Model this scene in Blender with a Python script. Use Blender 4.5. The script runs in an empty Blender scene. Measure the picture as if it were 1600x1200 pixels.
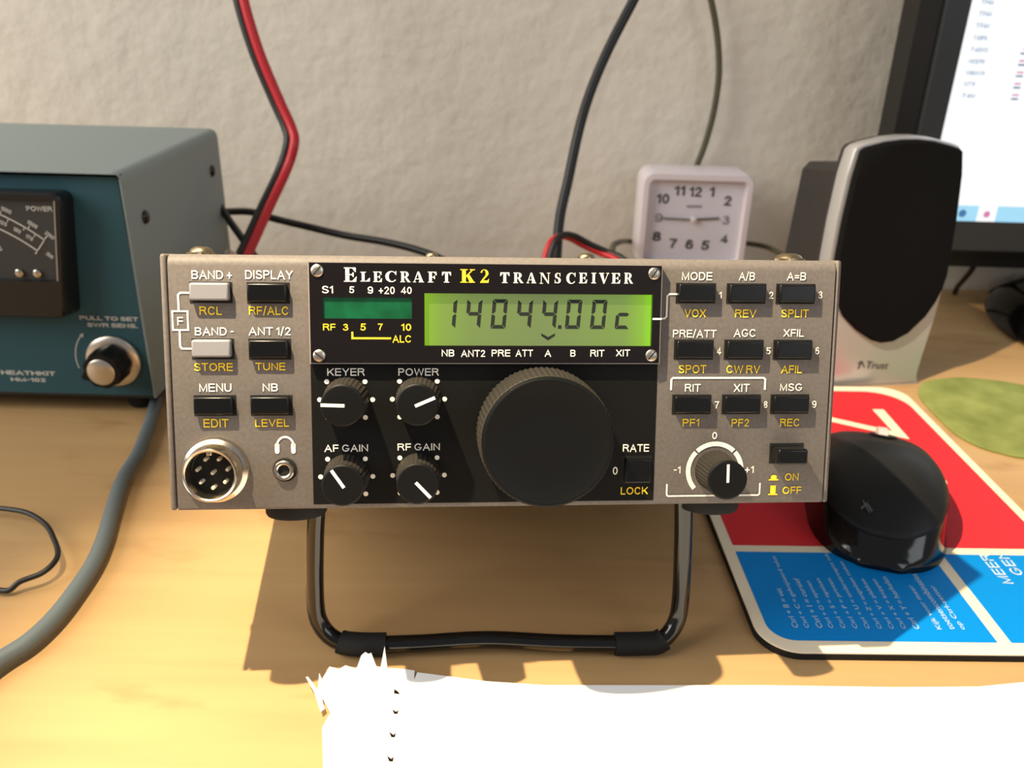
import bpy, bmesh, math, random
from mathutils import Vector, Matrix, noise
random.seed(7)
SC = bpy.context.scene
COL = SC.collection
PI = math.pi

# ---------------------------------------------------------------- camera
CAM_H = 0.207558
cam_d = bpy.data.cameras.new('camera')
cam_d.sensor_width = 36.0
cam_d.lens = 36.0 * 1344.046 / 1600.0
cam_d.clip_start = 0.01
cam_d.clip_end = 50
cam_d.dof.use_dof = True
cam_d.dof.focus_distance = 0.25
cam_d.dof.aperture_fstop = 18.0
cam = bpy.data.objects.new('camera', cam_d)
COL.objects.link(cam)
RC = [[0.9996406771837106, 0.026805158453031615, 0.0],
      [0.011197946758494509, -0.41760331692658115, 0.9085604414018427],
      [0.02435410659593274, -0.9082339749052692, -0.4177534252638615]]
cam.matrix_world = Matrix([[RC[i][0], -RC[i][1], -RC[i][2], (0, 0, CAM_H)[i]] for i in range(3)] + [[0, 0, 0, 1]])
SC.camera = cam

# ---------------------------------------------------------------- view, world, lights
SC.view_settings.view_transform = 'Standard'
SC.view_settings.look = 'None'
SC.view_settings.gamma = 1.0
SC.view_settings.use_curve_mapping = False
SC.view_settings.exposure = 0.0
SC.cycles.use_denoising = True

world = bpy.data.worlds.new('room_ambient')
SC.world = world
world.use_nodes = True
wb = world.node_tree.nodes['Background']
wb.inputs[0].default_value = (0.96, 0.97, 1.0, 1)
wb.inputs[1].default_value = 0.24

def area_light(name, loc, target, size, power, color):
    d = bpy.data.lights.new(name, 'AREA')
    d.shape = 'RECTANGLE'; d.size = size[0]; d.size_y = size[1]
    d.energy = power; d.color = color
    o = bpy.data.objects.new(name, d); COL.objects.link(o)
    o.location = loc
    o.rotation_euler = (Vector(target) - Vector(loc)).to_track_quat('-Z', 'Y').to_euler()
    return o

area_light('window_daylight', (-1.35, -0.15, 0.95), (0.1, 0.5, 0.15), (1.1, 1.2), 27.5, (1.0, 0.95, 0.87))

area_light('window_daylight_right', (1.5, -1.3, 1.1), (0.1, 0.35, 0.05), (1.1, 1.2), 10.0, (0.90, 0.96, 1.0))

# the desk lamp that stands above the left end of the radio, just out of the frame
lamp_d = bpy.data.lights.new('desk_lamp_bulb', 'SPOT')
lamp_d.energy = 34.0
lamp_d.color = (1.0, 0.82, 0.54)
lamp_d.shadow_soft_size = 0.004
lamp_d.spot_size = math.radians(76)
lamp_d.spot_blend = 0.5
lamp = bpy.data.objects.new('desk_lamp_bulb', lamp_d)
COL.objects.link(lamp)
lamp.location = (-0.1826, 0.1629, 0.5518)
lamp.rotation_euler = (Vector((0.18, 0.14, 0.0)) - Vector(lamp.location)).to_track_quat('-Z', 'Y').to_euler()

# ---------------------------------------------------------------- materials
def lin(c):
    out = []
    for v in c:
        v = v / 255.0
        out.append(v / 12.92 if v <= 0.04045 else ((v + 0.055) / 1.055) ** 2.4)
    return tuple(out) + (1.0,)

def mat(name, rgb, rough=0.5, metal=0.0, spec=0.5, coat=0.0, bump=None, vary=None, emit=None, estr=0.0, trans=0.0):
    m = bpy.data.materials.new(name)
    m.use_nodes = True
    nt = m.node_tree
    b = nt.nodes['Principled BSDF']
    b.inputs['Base Color'].default_value = lin(rgb)
    b.inputs['Roughness'].default_value = rough
    b.inputs['Metallic'].default_value = metal
    b.inputs['Specular IOR Level'].default_value = spec
    b.inputs['Coat Weight'].default_value = coat
    b.inputs['Coat Roughness'].default_value = 0.08
    b.inputs['Transmission Weight'].default_value = trans
    if emit:
        b.inputs['Emission Color'].default_value = lin(emit)
        b.inputs['Emission Strength'].default_value = estr
    if bump or vary:
        tc = nt.nodes.new('ShaderNodeTexCoord')
    if bump:
        sc, strength, dist = bump
        n = nt.nodes.new('ShaderNodeTexNoise')
        n.inputs['Scale'].default_value = sc
        n.inputs['Detail'].default_value = 3
        bp = nt.nodes.new('ShaderNodeBump')
        bp.inputs['Strength'].default_value = strength
        bp.inputs['Distance'].default_value = dist
        nt.links.new(tc.outputs['Object'], n.inputs['Vector'])
        nt.links.new(n.outputs['Fac'], bp.inputs['Height'])
        nt.links.new(bp.outputs['Normal'], b.inputs['Normal'])
    if vary:
        sc, rgb2, lo, hi = vary
        n = nt.nodes.new('ShaderNodeTexNoise')
        n.inputs['Scale'].default_value = sc
        n.inputs['Detail'].default_value = 4
        r = nt.nodes.new('ShaderNodeValToRGB')
        r.color_ramp.elements[0].position = lo
        r.color_ramp.elements[1].position = hi
        r.color_ramp.elements[0].color = lin(rgb)
        r.color_ramp.elements[1].color = lin(rgb2)
        nt.links.new(tc.outputs['Object'], n.inputs['Vector'])
        nt.links.new(n.outputs['Fac'], r.inputs['Fac'])
        nt.links.new(r.outputs['Color'], b.inputs['Base Color'])
    return m

def wood_material():
    m = bpy.data.materials.new('birch_veneer'); m.use_nodes = True
    nt = m.node_tree; b = nt.nodes['Principled BSDF']
    tc = nt.nodes.new('ShaderNodeTexCoord')
    mp = nt.nodes.new('ShaderNodeMapping')
    mp.inputs['Scale'].default_value = (2.0, 20.0, 1.0)
    n1 = nt.nodes.new('ShaderNodeTexNoise'); n1.inputs['Scale'].default_value = 3.0; n1.inputs['Detail'].default_value = 6
    n1.inputs['Distortion'].default_value = 0.6
    r1 = nt.nodes.new('ShaderNodeValToRGB')
    r1.color_ramp.elements[0].position = 0.25; r1.color_ramp.elements[0].color = lin((176, 140, 96))
    r1.color_ramp.elements[1].position = 0.72; r1.color_ramp.elements[1].color = lin((188, 153, 106))
    e = r1.color_ramp.elements.new(0.5); e.color = lin((182, 147, 101))
    # broad planks with slightly different tone
    mp2 = nt.nodes.new('ShaderNodeMapping'); mp2.inputs['Scale'].default_value = (3.0, 14.0, 1.0)
    n2 = nt.nodes.new('ShaderNodeTexNoise'); n2.inputs['Scale'].default_value = 1.6; n2.inputs['Detail'].default_value = 2
    # small brownish flame marks
    mp3 = nt.nodes.new('ShaderNodeMapping'); mp3.inputs['Scale'].default_value = (9.0, 26.0, 1.0)
    n3 = nt.nodes.new('ShaderNodeTexNoise'); n3.inputs['Scale'].default_value = 2.0; n3.inputs['Detail'].default_value = 5
    r3 = nt.nodes.new('ShaderNodeValToRGB')
    r3.color_ramp.elements[0].position = 0.60; r3.color_ramp.elements[0].color = (1, 1, 1, 1)
    r3.color_ramp.elements[1].position = 0.76; r3.color_ramp.elements[1].color = (0.62, 0.50, 0.42, 1)
    mx = nt.nodes.new('ShaderNodeMix'); mx.data_type = 'RGBA'; mx.blend_type = 'MULTIPLY'; mx.inputs[0].default_value = 0.55
    mx2 = nt.nodes.new('ShaderNodeMix'); mx2.data_type = 'RGBA'; mx2.blend_type = 'SOFT_LIGHT'; mx2.inputs[0].default_value = 0.25
    L = nt.links
    for q in (mp, mp2, mp3): L.new(tc.outputs['Object'], q.inputs['Vector'])
    L.new(mp.outputs[0], n1.inputs['Vector']); L.new(mp2.outputs[0], n2.inputs['Vector']); L.new(mp3.outputs[0], n3.inputs['Vector'])
    L.new(n1.outputs['Fac'], r1.inputs['Fac']); L.new(n3.outputs['Fac'], r3.inputs['Fac'])
    L.new(r1.outputs['Color'], mx.inputs[6]); L.new(r3.outputs['Color'], mx.inputs[7])
    L.new(mx.outputs[2], mx2.inputs[6]); L.new(n2.outputs['Fac'], mx2.inputs[7])
    L.new(mx2.outputs[2], b.inputs['Base Color'])
    b.inputs['Roughness'].default_value = 0.5
    b.inputs['Specular IOR Level'].default_value = 0.35
    return m

M = {}
M['wood'] = wood_material()
M['plaster'] = mat('textured_plaster', (222, 214, 200), 0.9, spec=0.15, bump=(55, 0.55, 0.004))
M['taupe'] = mat('taupe_paint', (101, 95, 92), 0.6, spec=0.35, bump=(2600, 0.25, 0.00015), vary=(900, (113, 106, 101), 0.35, 0.75))
M['groove'] = mat('dark_gap', (20, 18, 18), 0.8)
M['black_panel'] = mat('black_textured_paint', (8, 8, 8), 0.6, spec=0.2, bump=(2500, 0.4, 0.00015), vary=(3000, (34, 32, 30), 0.62, 0.85))
M['plate'] = mat('black_acrylic', (17, 12, 12), 0.22, spec=0.4, coat=0.2, vary=(1200, (28, 23, 23), 0.6, 0.85))
M['plate_edge'] = mat('clear_acrylic_edge', (150, 142, 135), 0.3)
M['white_ink'] = mat('white_ink', (245, 240, 228), 0.6, spec=0.2)
M['yellow_ink'] = mat('yellow_ink', (255, 216, 56), 0.6, spec=0.2)
M['black_plastic'] = mat('black_plastic', (8, 8, 8), 0.28, spec=0.4)
M['knob_black'] = mat('knob_black', (9, 9, 9), 0.4, spec=0.35)
M['knurl'] = mat('highlight_toned_knurl', (42, 38, 33), 0.65, spec=0.3)  # black plastic; the strong light on its ridges is put into this lighter grey-brown
M['knob_face'] = mat('knob_face', (7, 8, 9), 0.5, spec=0.22)
M['grey_cap'] = mat('pale_grey_plastic', (136, 135, 140), 0.4)
M['slot'] = mat('dark_slot', (6, 6, 6), 0.8)
M['nickel'] = mat('nickel', (205, 195, 182), 0.25, metal=1.0)
M['brass_dark'] = mat('aged_screw', (150, 134, 108), 0.35, metal=1.0)
M['steel'] = mat('steel_screw', (190, 182, 172), 0.35, metal=1.0)
M['pin'] = mat('pin_metal', (226, 218, 198), 0.35, metal=0.3)
M['rubber'] = mat('black_rubber', (22, 22, 22), 0.75, spec=0.3)
M['gloss_black'] = mat('gloss_black_paint', (10, 10, 10), 0.14, spec=0.6)
M['seg'] = mat('lcd_segment', (22, 28, 22), 0.5)
M['teal'] = mat('teal_paint', (44, 80, 90), 0.55, spec=0.3)
M['case_green'] = mat('grey_green_wrinkle_paint', (142, 152, 150), 0.6, spec=0.3, bump=(900, 0.3, 0.0003))
M['meter_black'] = mat('meter_black_plastic', (26, 26, 26), 0.25)
M['meter_dial'] = mat('meter_dial', (50, 49, 47), 0.6)
M['dial_ink'] = mat('dial_white_ink', (200, 198, 190), 0.6)
M['alu'] = mat('brushed_aluminium', (215, 205, 192), 0.28, metal=1.0)
M['cable_black'] = mat('black_cable', (18, 18, 18), 0.45)
M['cable_red'] = mat('red_cable', (196, 28, 40), 0.4)
M['cable_grey'] = mat('grey_cable', (92, 102, 106), 0.55)
M['cable_olive'] = mat('olive_cable', (84, 78, 58), 0.55)
M['clock_white'] = mat('white_clock_plastic', (232, 222, 226), 0.4)
M['clock_dial'] = mat('clock_dial', (226, 224, 234), 0.6)
M['clock_ink'] = mat('clock_ink', (48, 46, 50), 0.6)
M['clock_faint'] = mat('clock_faint_ink', (150, 146, 152), 0.6)
M['hand'] = mat('clock_hand', (96, 92, 80), 0.5)
M['cloth'] = mat('black_grille_cloth', (14, 14, 15), 0.95, spec=0.1, bump=(1600, 0.5, 0.0004))
M['spk_body'] = mat('dark_speaker_plastic', (34, 32, 31), 0.5)
M['silver'] = mat('silver_paint', (186, 186, 190), 0.32, metal=0.6)
M['logo_ink'] = mat('logo_ink', (44, 44, 46), 0.5)
M['bezel'] = mat('monitor_bezel', (44, 48, 51), 0.35)
M['bezel_dark'] = mat('monitor_side', (22, 21, 20), 0.4)
M['screen'] = mat('lit_screen', (8, 8, 8), 0.4, emit=(252, 254, 255), estr=1.02)
M['taskbar'] = mat('lit_taskbar', (8, 8, 8), 0.4, emit=(166, 222, 248), estr=1.0)
M['scr_blue'] = mat('screen_text_blue', (8, 8, 8), 0.4, emit=(70, 130, 185), estr=0.8)
M['scr_slate'] = mat('screen_text_slate', (8, 8, 8), 0.4, emit=(70, 105, 150), estr=0.8)
M['scr_pink'] = mat('screen_text_pink', (8, 8, 8), 0.4, emit=(226, 130, 180), estr=0.9)
M['mat_white'] = mat('mat_white_print', (240, 226, 200), 0.6, spec=0.2)
M['mat_red'] = mat('mat_red_print', (216, 44, 54), 0.6, spec=0.15)
M['mat_blue'] = mat('mat_blue_print', (0, 132, 216), 0.6, spec=0.1)
M['mat_text'] = mat('mat_pale_text', (190, 214, 226), 0.6)
M['mouse_gloss'] = mat('mouse_gloss_black', (12, 12, 13), 0.12, spec=0.55)
M['mouse_matte'] = mat('mouse_matte_black', (20, 20, 20), 0.5, spec=0.35)
M['mouse_logo'] = mat('mouse_logo', (84, 84, 86), 0.5)
M['wheel'] = mat('mouse_wheel', (200, 190, 192), 0.4)
M['green'] = mat('green_mottled_felt', (116, 126, 66), 0.85, spec=0.15, vary=(45, (148, 156, 92), 0.35, 0.68), bump=(160, 0.4, 0.001))
M['paper'] = mat('white_paper', (238, 238, 238), 0.8, spec=0.2)
M['red_bit'] = mat('meter_movement', (150, 110, 100), 0.4, metal=0.5)

def lcd_material():
    m = bpy.data.materials.new('green_backlit_lcd'); m.use_nodes = True
    nt = m.node_tree; b = nt.nodes['Principled BSDF']
    tc = nt.nodes.new('ShaderNodeTexCoord')
    sx = nt.nodes.new('ShaderNodeSeparateXYZ')
    r = nt.nodes.new('ShaderNodeValToRGB')
    e = r.color_ramp.elements
    e[0].position = 0.0; e[0].color = lin((150, 206, 30))
    e[1].position = 1.0; e[1].color = lin((150, 240, 10))
    for p, c in ((0.07, (138, 176, 62)), (0.2, (128, 152, 78)), (0.5, (124, 142, 84)), (0.88, (130, 162, 72)), (0.96, (142, 200, 40))):
        q = e.new(p); q.color = lin(c)
    nt.links.new(tc.outputs['Generated'], sx.inputs[0])
    nt.links.new(sx.outputs['X'], r.inputs['Fac'])
    b.inputs['Base Color'].default_value = lin((60, 70, 40))
    nt.links.new(r.outputs['Color'], b.inputs['Emission Color'])
    b.inputs['Emission Strength'].default_value = 0.72
    b.inputs['Roughness'].default_value = 0.35
    return m
M['lcd'] = lcd_material()
M['bargraph'] = mat('green_bargraph_window', (8, 62, 36), 0.18, spec=0.6, vary=(160, (16, 92, 56), 0.3, 0.75), emit=(10, 70, 36), estr=0.2)

# ---------------------------------------------------------------- mesh helpers
class MB:
    """collects shapes (metres) into one mesh"""
    def __init__(self): self.bm = bmesh.new(); self.smooth = False
    def box(self, x0, x1, y0, y1, z0, z1):
        v = [self.bm.verts.new(p) for p in ((x0,y0,z0),(x1,y0,z0),(x1,y1,z0),(x0,y1,z0),(x0,y0,z1),(x1,y0,z1),(x1,y1,z1),(x0,y1,z1))]
        for f in ((3,2,1,0),(4,5,6,7),(0,1,5,4),(1,2,6,5),(2,3,7,6),(3,0,4,7)): self.bm.faces.new([v[i] for i in f])
        return self
    def poly(self, pts):
        v = [self.bm.verts.new(p) for p in pts]
        self.bm.faces.new(v); return self
    def prism(self, pts, off):
        """pts: closed planar loop of 3D points; off: extrusion vector"""
        off = Vector(off)
        a = [self.bm.verts.new(p) for p in pts]; b = [self.bm.verts.new(Vector(p) + off) for p in pts]
        n = len(a)
        fa = self.bm.faces.new(a); fb = self.bm.faces.new(list(reversed(b)))
        for i in range(n):
            self.bm.faces.new((a[(i+1) % n], a[i], b[i], b[(i+1) % n]))
        return self
    def rings(self, rings, caps=(True, True), closed=True):
        rr = [[self.bm.verts.new(p) for p in r] for r in rings]
        n = len(rr[0])
        for a, b in zip(rr[:-1], rr[1:]):
            for i in range(n if closed else n - 1):
                self.bm.faces.new((a[i], a[(i+1) % n], b[(i+1) % n], b[i]))
        if caps[0]: self.bm.faces.new(list(reversed(rr[0])))
        if caps[1]: self.bm.faces.new(rr[-1])
        return self
    def lathe(self, c, axis, prof, n=48, ribs=None):
        """prof: list of (r, t) along axis from centre c; ribs=(count-independent depth list per ring) alternates radius"""
        axis = Vector(axis).normalized()
        u = axis.orthogonal().normalized(); w = axis.cross(u); c = Vector(c)
        rings = []
        for k, (r, t) in enumerate(prof):
            ring = []
            for i in range(n):
                a = 2 * PI * i / n
                rr = r
                if ribs and ribs[k] and i % 2: rr = r - ribs[k]
                ring.append(c + axis * t + (u * math.cos(a) + w * math.sin(a)) * max(rr, 1e-6))
            rings.append(ring)
        return self.rings(rings)
    def tube(self, path, r, n=10, res=8, smooth_path=True):
        pts = catmull(path, res) if smooth_path else [Vector(p) for p in path]
        rings = []; ref = None
        for i, p in enumerate(pts):
            t = (pts[min(i+1, len(pts)-1)] - pts[max(i-1, 0)]).normalized()
            if ref is None: ref = t.orthogonal().normalized()
            ref = (ref - t * ref.dot(t)).normalized()
            b = t.cross(ref)
            rad = r(i / (len(pts) - 1)) if callable(r) else r
            rings.append([p + (ref * math.cos(2*PI*k/n) + b * math.sin(2*PI*k/n)) * rad for k in range(n)])
        return self.rings(rings)
    def build(self, name, material, parent=None, org=None, bevel=0.0, seg=2, smooth=35):
        bm = self.bm
        bmesh.ops.recalc_face_normals(bm, faces=bm.faces[:])
        if org is None and parent is not None and parent.name in ORG: org = ORG[parent.name]
        loc = Vector((0, 0, 0))
        if parent is None:
            xs = [v.co for v in bm.verts]
            lo = Vector([min(v[i] for v in xs) for i in range(3)]); hi = Vector([max(v[i] for v in xs) for i in range(3)])
            loc = Vector(((lo.x + hi.x) / 2, (lo.y + hi.y) / 2, lo.z)); org = loc
        if org is not None: bmesh.ops.translate(bm, verts=bm.verts[:], vec=-Vector(org))
        me = bpy.data.meshes.new(name); bm.to_mesh(me); bm.free()
        me.materials.append(material)
        o = bpy.data.objects.new(name, me); COL.objects.link(o)
        o.location = loc
        if parent is not None:
            o.parent = parent
            if parent.name in ORG: ORG[o.name] = ORG[parent.name]
        if smooth:
            for p in me.polygons: p.use_smooth = True
            me.set_sharp_from_angle(angle=math.radians(smooth))
        if bevel:
            md = o.modifiers.new('bevel', 'BEVEL'); md.width = bevel; md.segments = seg; md.limit_method = 'ANGLE'
            md.angle_limit = math.radians(50)
        return o
ORG = {}

def catmull(path, res=8):
    P = [Vector(p) for p in path]
    out = []
    for i in range(len(P) - 1):
        p0 = P[max(i-1, 0)]; p1 = P[i]; p2 = P[i+1]; p3 = P[min(i+2, len(P)-1)]
        for k in range(res):
            t = k / res
            out.append(0.5 * ((2*p1) + (p2-p0)*t + (2*p0-5*p1+4*p2-p3)*t*t + (3*p1-p0-3*p2+p3)*t**3))
    out.append(P[-1]); return out

def tag(o, label=None, cat=None, group=None, kind=None):
    if label: o['label'] = label
    if cat: o['category'] = cat
    if group: o['group'] = group
    if kind: o['kind'] = kind
    return o

def thing(name, label, cat, loc, rot=None, world_parts=True, group=None):
    o = bpy.data.objects.new(name, None); COL.objects.link(o)
    o.empty_display_size = 0.02
    if rot is not None: o.matrix_world = rot
    else: o.location = loc
    if world_parts: ORG[o.name] = Vector(loc)
    return tag(o, label, cat, group)

def dup(o, parent, offset):
    """copy of a part and its sub-parts, moved by offset in its thing's frame"""
    c = o.copy(); COL.objects.link(c); c.parent = parent
    c.location = o.location + Vector(offset)
    for ch in o.children:
        d = ch.copy(); COL.objects.link(d); d.parent = c
    return c

# text: the built-in sans font, turned into flat polygons and fitted to a box
_tc = {}
def glyphs(s):
    if s in _tc: return _tc[s]
    c = bpy.data.curves.new('t', 'FONT'); c.body = s; c.resolution_u = 3
    o = bpy.data.objects.new('t', c); COL.objects.link(o)
    bpy.context.view_layer.update()
    dg = bpy.context.evaluated_depsgraph_get()
    me = o.evaluated_get(dg).to_mesh()
    V = [(v.co.x, v.co.y) for v in me.vertices]; F = [list(p.vertices) for p in me.polygons]
    o.evaluated_get(dg).to_mesh_clear()
    bpy.data.objects.remove(o); bpy.data.curves.remove(c)
    x0 = min(v[0] for v in V); x1 = max(v[0] for v in V); y0 = min(v[1] for v in V); y1 = max(v[1] for v in V)
    V = [((x-x0)/max(x1-x0, 1e-6), (y-y0)/max(y1-y0, 1e-6)) for x, y in V]
    _tc[s] = (V, F, (x1-x0) / max(y1-y0, 1e-6))
    return _tc[s]

def text(mb, s, f):
    """f maps unit box coordinates (u right, v up) to a 3D point"""
    V, F, asp = glyphs(s)
    vs = [mb.bm.verts.new(f(u, v)) for u, v in V]
    for fc in F:
        try: mb.bm.faces.new([vs[i] for i in fc])
        except ValueError: pass

def ellipse(cx, cz, rx, rz, a0, a1, n=20):
    return [(cx + rx*math.cos(math.radians(a0+(a1-a0)*i/n)), cz + rz*math.sin(math.radians(a0+(a1-a0)*i/n))) for i in range(n+1)]

# a plain grotesque alphabet drawn with strokes (cap height 1, stroke weight SWT)
SWT = .150
def _arc(cx, cy, rx, ry, a0, a1, n=10):
    return [(cx + rx*math.cos(math.radians(a0+(a1-a0)*i/n)), cy + ry*math.sin(math.radians(a0+(a1-a0)*i/n))) for i in range(n+1)]
def _sans():
    h = SWT/2; T = 1-h; m = .52
    S = {}
    S['A'] = (.94, [[(h*.8, h*.4), (.47, T), (.94-h*.8, h*.4)], [(.21, .35), (.73, .35)]])
    S['B'] = (.82, [[(h, h), (h, T), (.46, T)] + _arc(.46, (T+m)/2, .26, (T-m)/2, 90, -90) + [(h, m)], [(.46, m)] + _arc(.48, (h+m)/2, .34-h, (m-h)/2, 90, -90) + [(h, h)]])
    S['C'] = (.92, [_arc(.47, .5, .47-h, .5-h, 42, 318, 22)])
    S['D'] = (.88, [[(h, h), (h, T), (.40, T)] + _arc(.40, .5, .48-h, .5-h, 90, -90, 16) + [(h, h)]])
    S['E'] = (.78, [[(.78-h, T), (h, T), (h, h), (.78-h, h)], [(h, m), (.70, m)]])
    S['F'] = (.72, [[(.72-h, T), (h, T), (h, h)], [(h, m-.02), (.62, m-.02)]])
    S['G'] = (.96, [_arc(.48, .5, .48-h, .5-h, 45, 352, 24) + [(.96-h, .44), (.55, .44)]])
    S['H'] = (.86, [[(h, h), (h, T)], [(.86-h, h), (.86-h, T)], [(h, m), (.86-h, m)]])
    S['I'] = (SWT, [[(h, h), (h, T)]])
    S['K'] = (.86, [[(h, h), (h, T)], [(.86-h, T), (h+.04, .36)], [(.34, .58), (.86-h, h)]])
    S['L'] = (.68, [[(h, T), (h, h), (.68-h, h)]])
    S['M'] = (.98, [[(h, h), (h, T), (.49, h*1.2), (.98-h, T), (.98-h, h)]])
    S['N'] = (.86, [[(h, h), (h, T), (.86-h, h), (.86-h, T)]])
    S['O'] = (1.0, [_arc(.5, .5, .5-h, .5-h, 0, 360, 26)])
    S['P'] = (.80, [[(h, h), (h, T), (.48, T)] + _arc(.48, .71, .32-h, T-.71, 90, -90) + [(h, .71-(T-.71))]])
    S['R'] = (.90, [[(h, h), (h, T), (.52, T)] + _arc(.52, .735, .34-h, T-.735, 90, -90) + [(h, .735-(T-.735))], [(.50, .54), (.64, .44), (.90-h, h)]])
    S['S'] = (.82, [_arc(.41, .73, .37-h, T-.73, 22, 180, 12) + _arc(.41, .73, .37-h, .21, 180, 255, 5) + [(.58, .46)] + _arc(.41, .28, .41-h, .19, 55, 0, 5) + _arc(.41, .28, .41-h, .28-h, 0, -160, 12)])
    S['T'] = (.80, [[(h*.6, T), (.80-h*.6, T)], [(.40, T), (.40, h)]])
    S['U'] = (.86, [[(h, T), (h, .36)] + _arc(.43, .36, .43-h, .36-h, 180, 360, 14) + [(.86-h, T)]])
    S['V'] = (.90, [[(h*.8, T), (.45, h), (.90-h*.8, T)]])
    S['W'] = (1.28, [[(h*.8, T), (.33, h), (.64, T), (.95, h), (1.28-h*.8, T)]])
    S['X'] = (.88, [[(h, h), (.88-h, T)], [(h, T), (.88-h, h)]])
    S['Y'] = (.88, [[(h, T), (.44, .44), (.88-h, T)], [(.44, .44), (.44, h)]])
    S['0'] = (.66, [_arc(.33, .5, .33-h, .5-h, 0, 360, 24)])
    S['1'] = (.36, [[(h*.8, .74), (.36-h, T), (.36-h, h)]])
    S['2'] = (.68, [_arc(.34, .70, .32-h, .30-h, 165, -35, 14) + [(h, h), (.68-h, h)]])
    S['3'] = (.68, [_arc(.33, .74, .29-h, .26-h, 155, -90, 12) + _arc(.33, .28, .35-h, .28-h+.02, 90, -160, 14)])
    S['4'] = (.70, [[(.70-.12, .27), (h*.8, .27), (.50, T), (.50, h)], [(.5, .27), (.70-h*.5, .27)]])
    S['5'] = (.68, [[(.62, T), (.18, T), (.12, .52)] + _arc(.33, .34, .35-h, .34-h, 125, -155, 16)])
    S['6'] = (.68, [_arc(.35, .70, .29-h, .30-h, 30, 180, 10) + [(h, .34)], _arc(.34, .33, .34-h, .33-h, 0, 360, 20)])
    S['7'] = (.66, [[(h*.6, T), (.66-h, T), (.30, .4), (.24, h)]])
    S['8'] = (.68, [_arc(.34, .745, .29-h, .255-h, 0, 360, 20), _arc(.34, .28, .34-h, .28-h, 0, 360, 20)])
    S['9'] = (.68, [_arc(.34, .67, .34-h, .33-h, 0, 360, 20), [(.68-h, .66)] + _arc(.33, .30, .35-h, .30-h, 0, -150, 10)])
    S['/'] = (.36, [[(.02, 0), (.34, 1.02)]])
    S['-'] = (.42, [[(h, .48), (.42-h, .48)]])
    S['+'] = (.64, [[(h, .44), (.64-h, .44)], [(.32, .15), (.32, .73)]])
    S['='] = (.64, [[(h, .32), (.64-h, .32)], [(h, .58), (.64-h, .58)]])
    S['.'] = (.16, [[(.07, h*.9), (.09, h*.9)]])
    return S
SANS = _sans()
def sans(mbx, s, f, wt=1.0, track=.16):
    """capital lettering fitted to the unit box (u right, v up)"""
    x = 0; parts = []
    for ch in s:
        if ch == ' ': x += .30; continue
        w, pl_ = SANS[ch]
        parts.append((x, pl_)); x += w + track
    tot = x - track
    for x0, pls in parts:
        for k, p in enumerate(pls):
            q = [(x0 + a_, b_) for a_, b_ in p]; g = raised(f, k)
            for quad in line2d(q, SWT*wt):
                mbx.poly([g(a_/tot, b_) for a_, b_ in quad])

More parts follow.
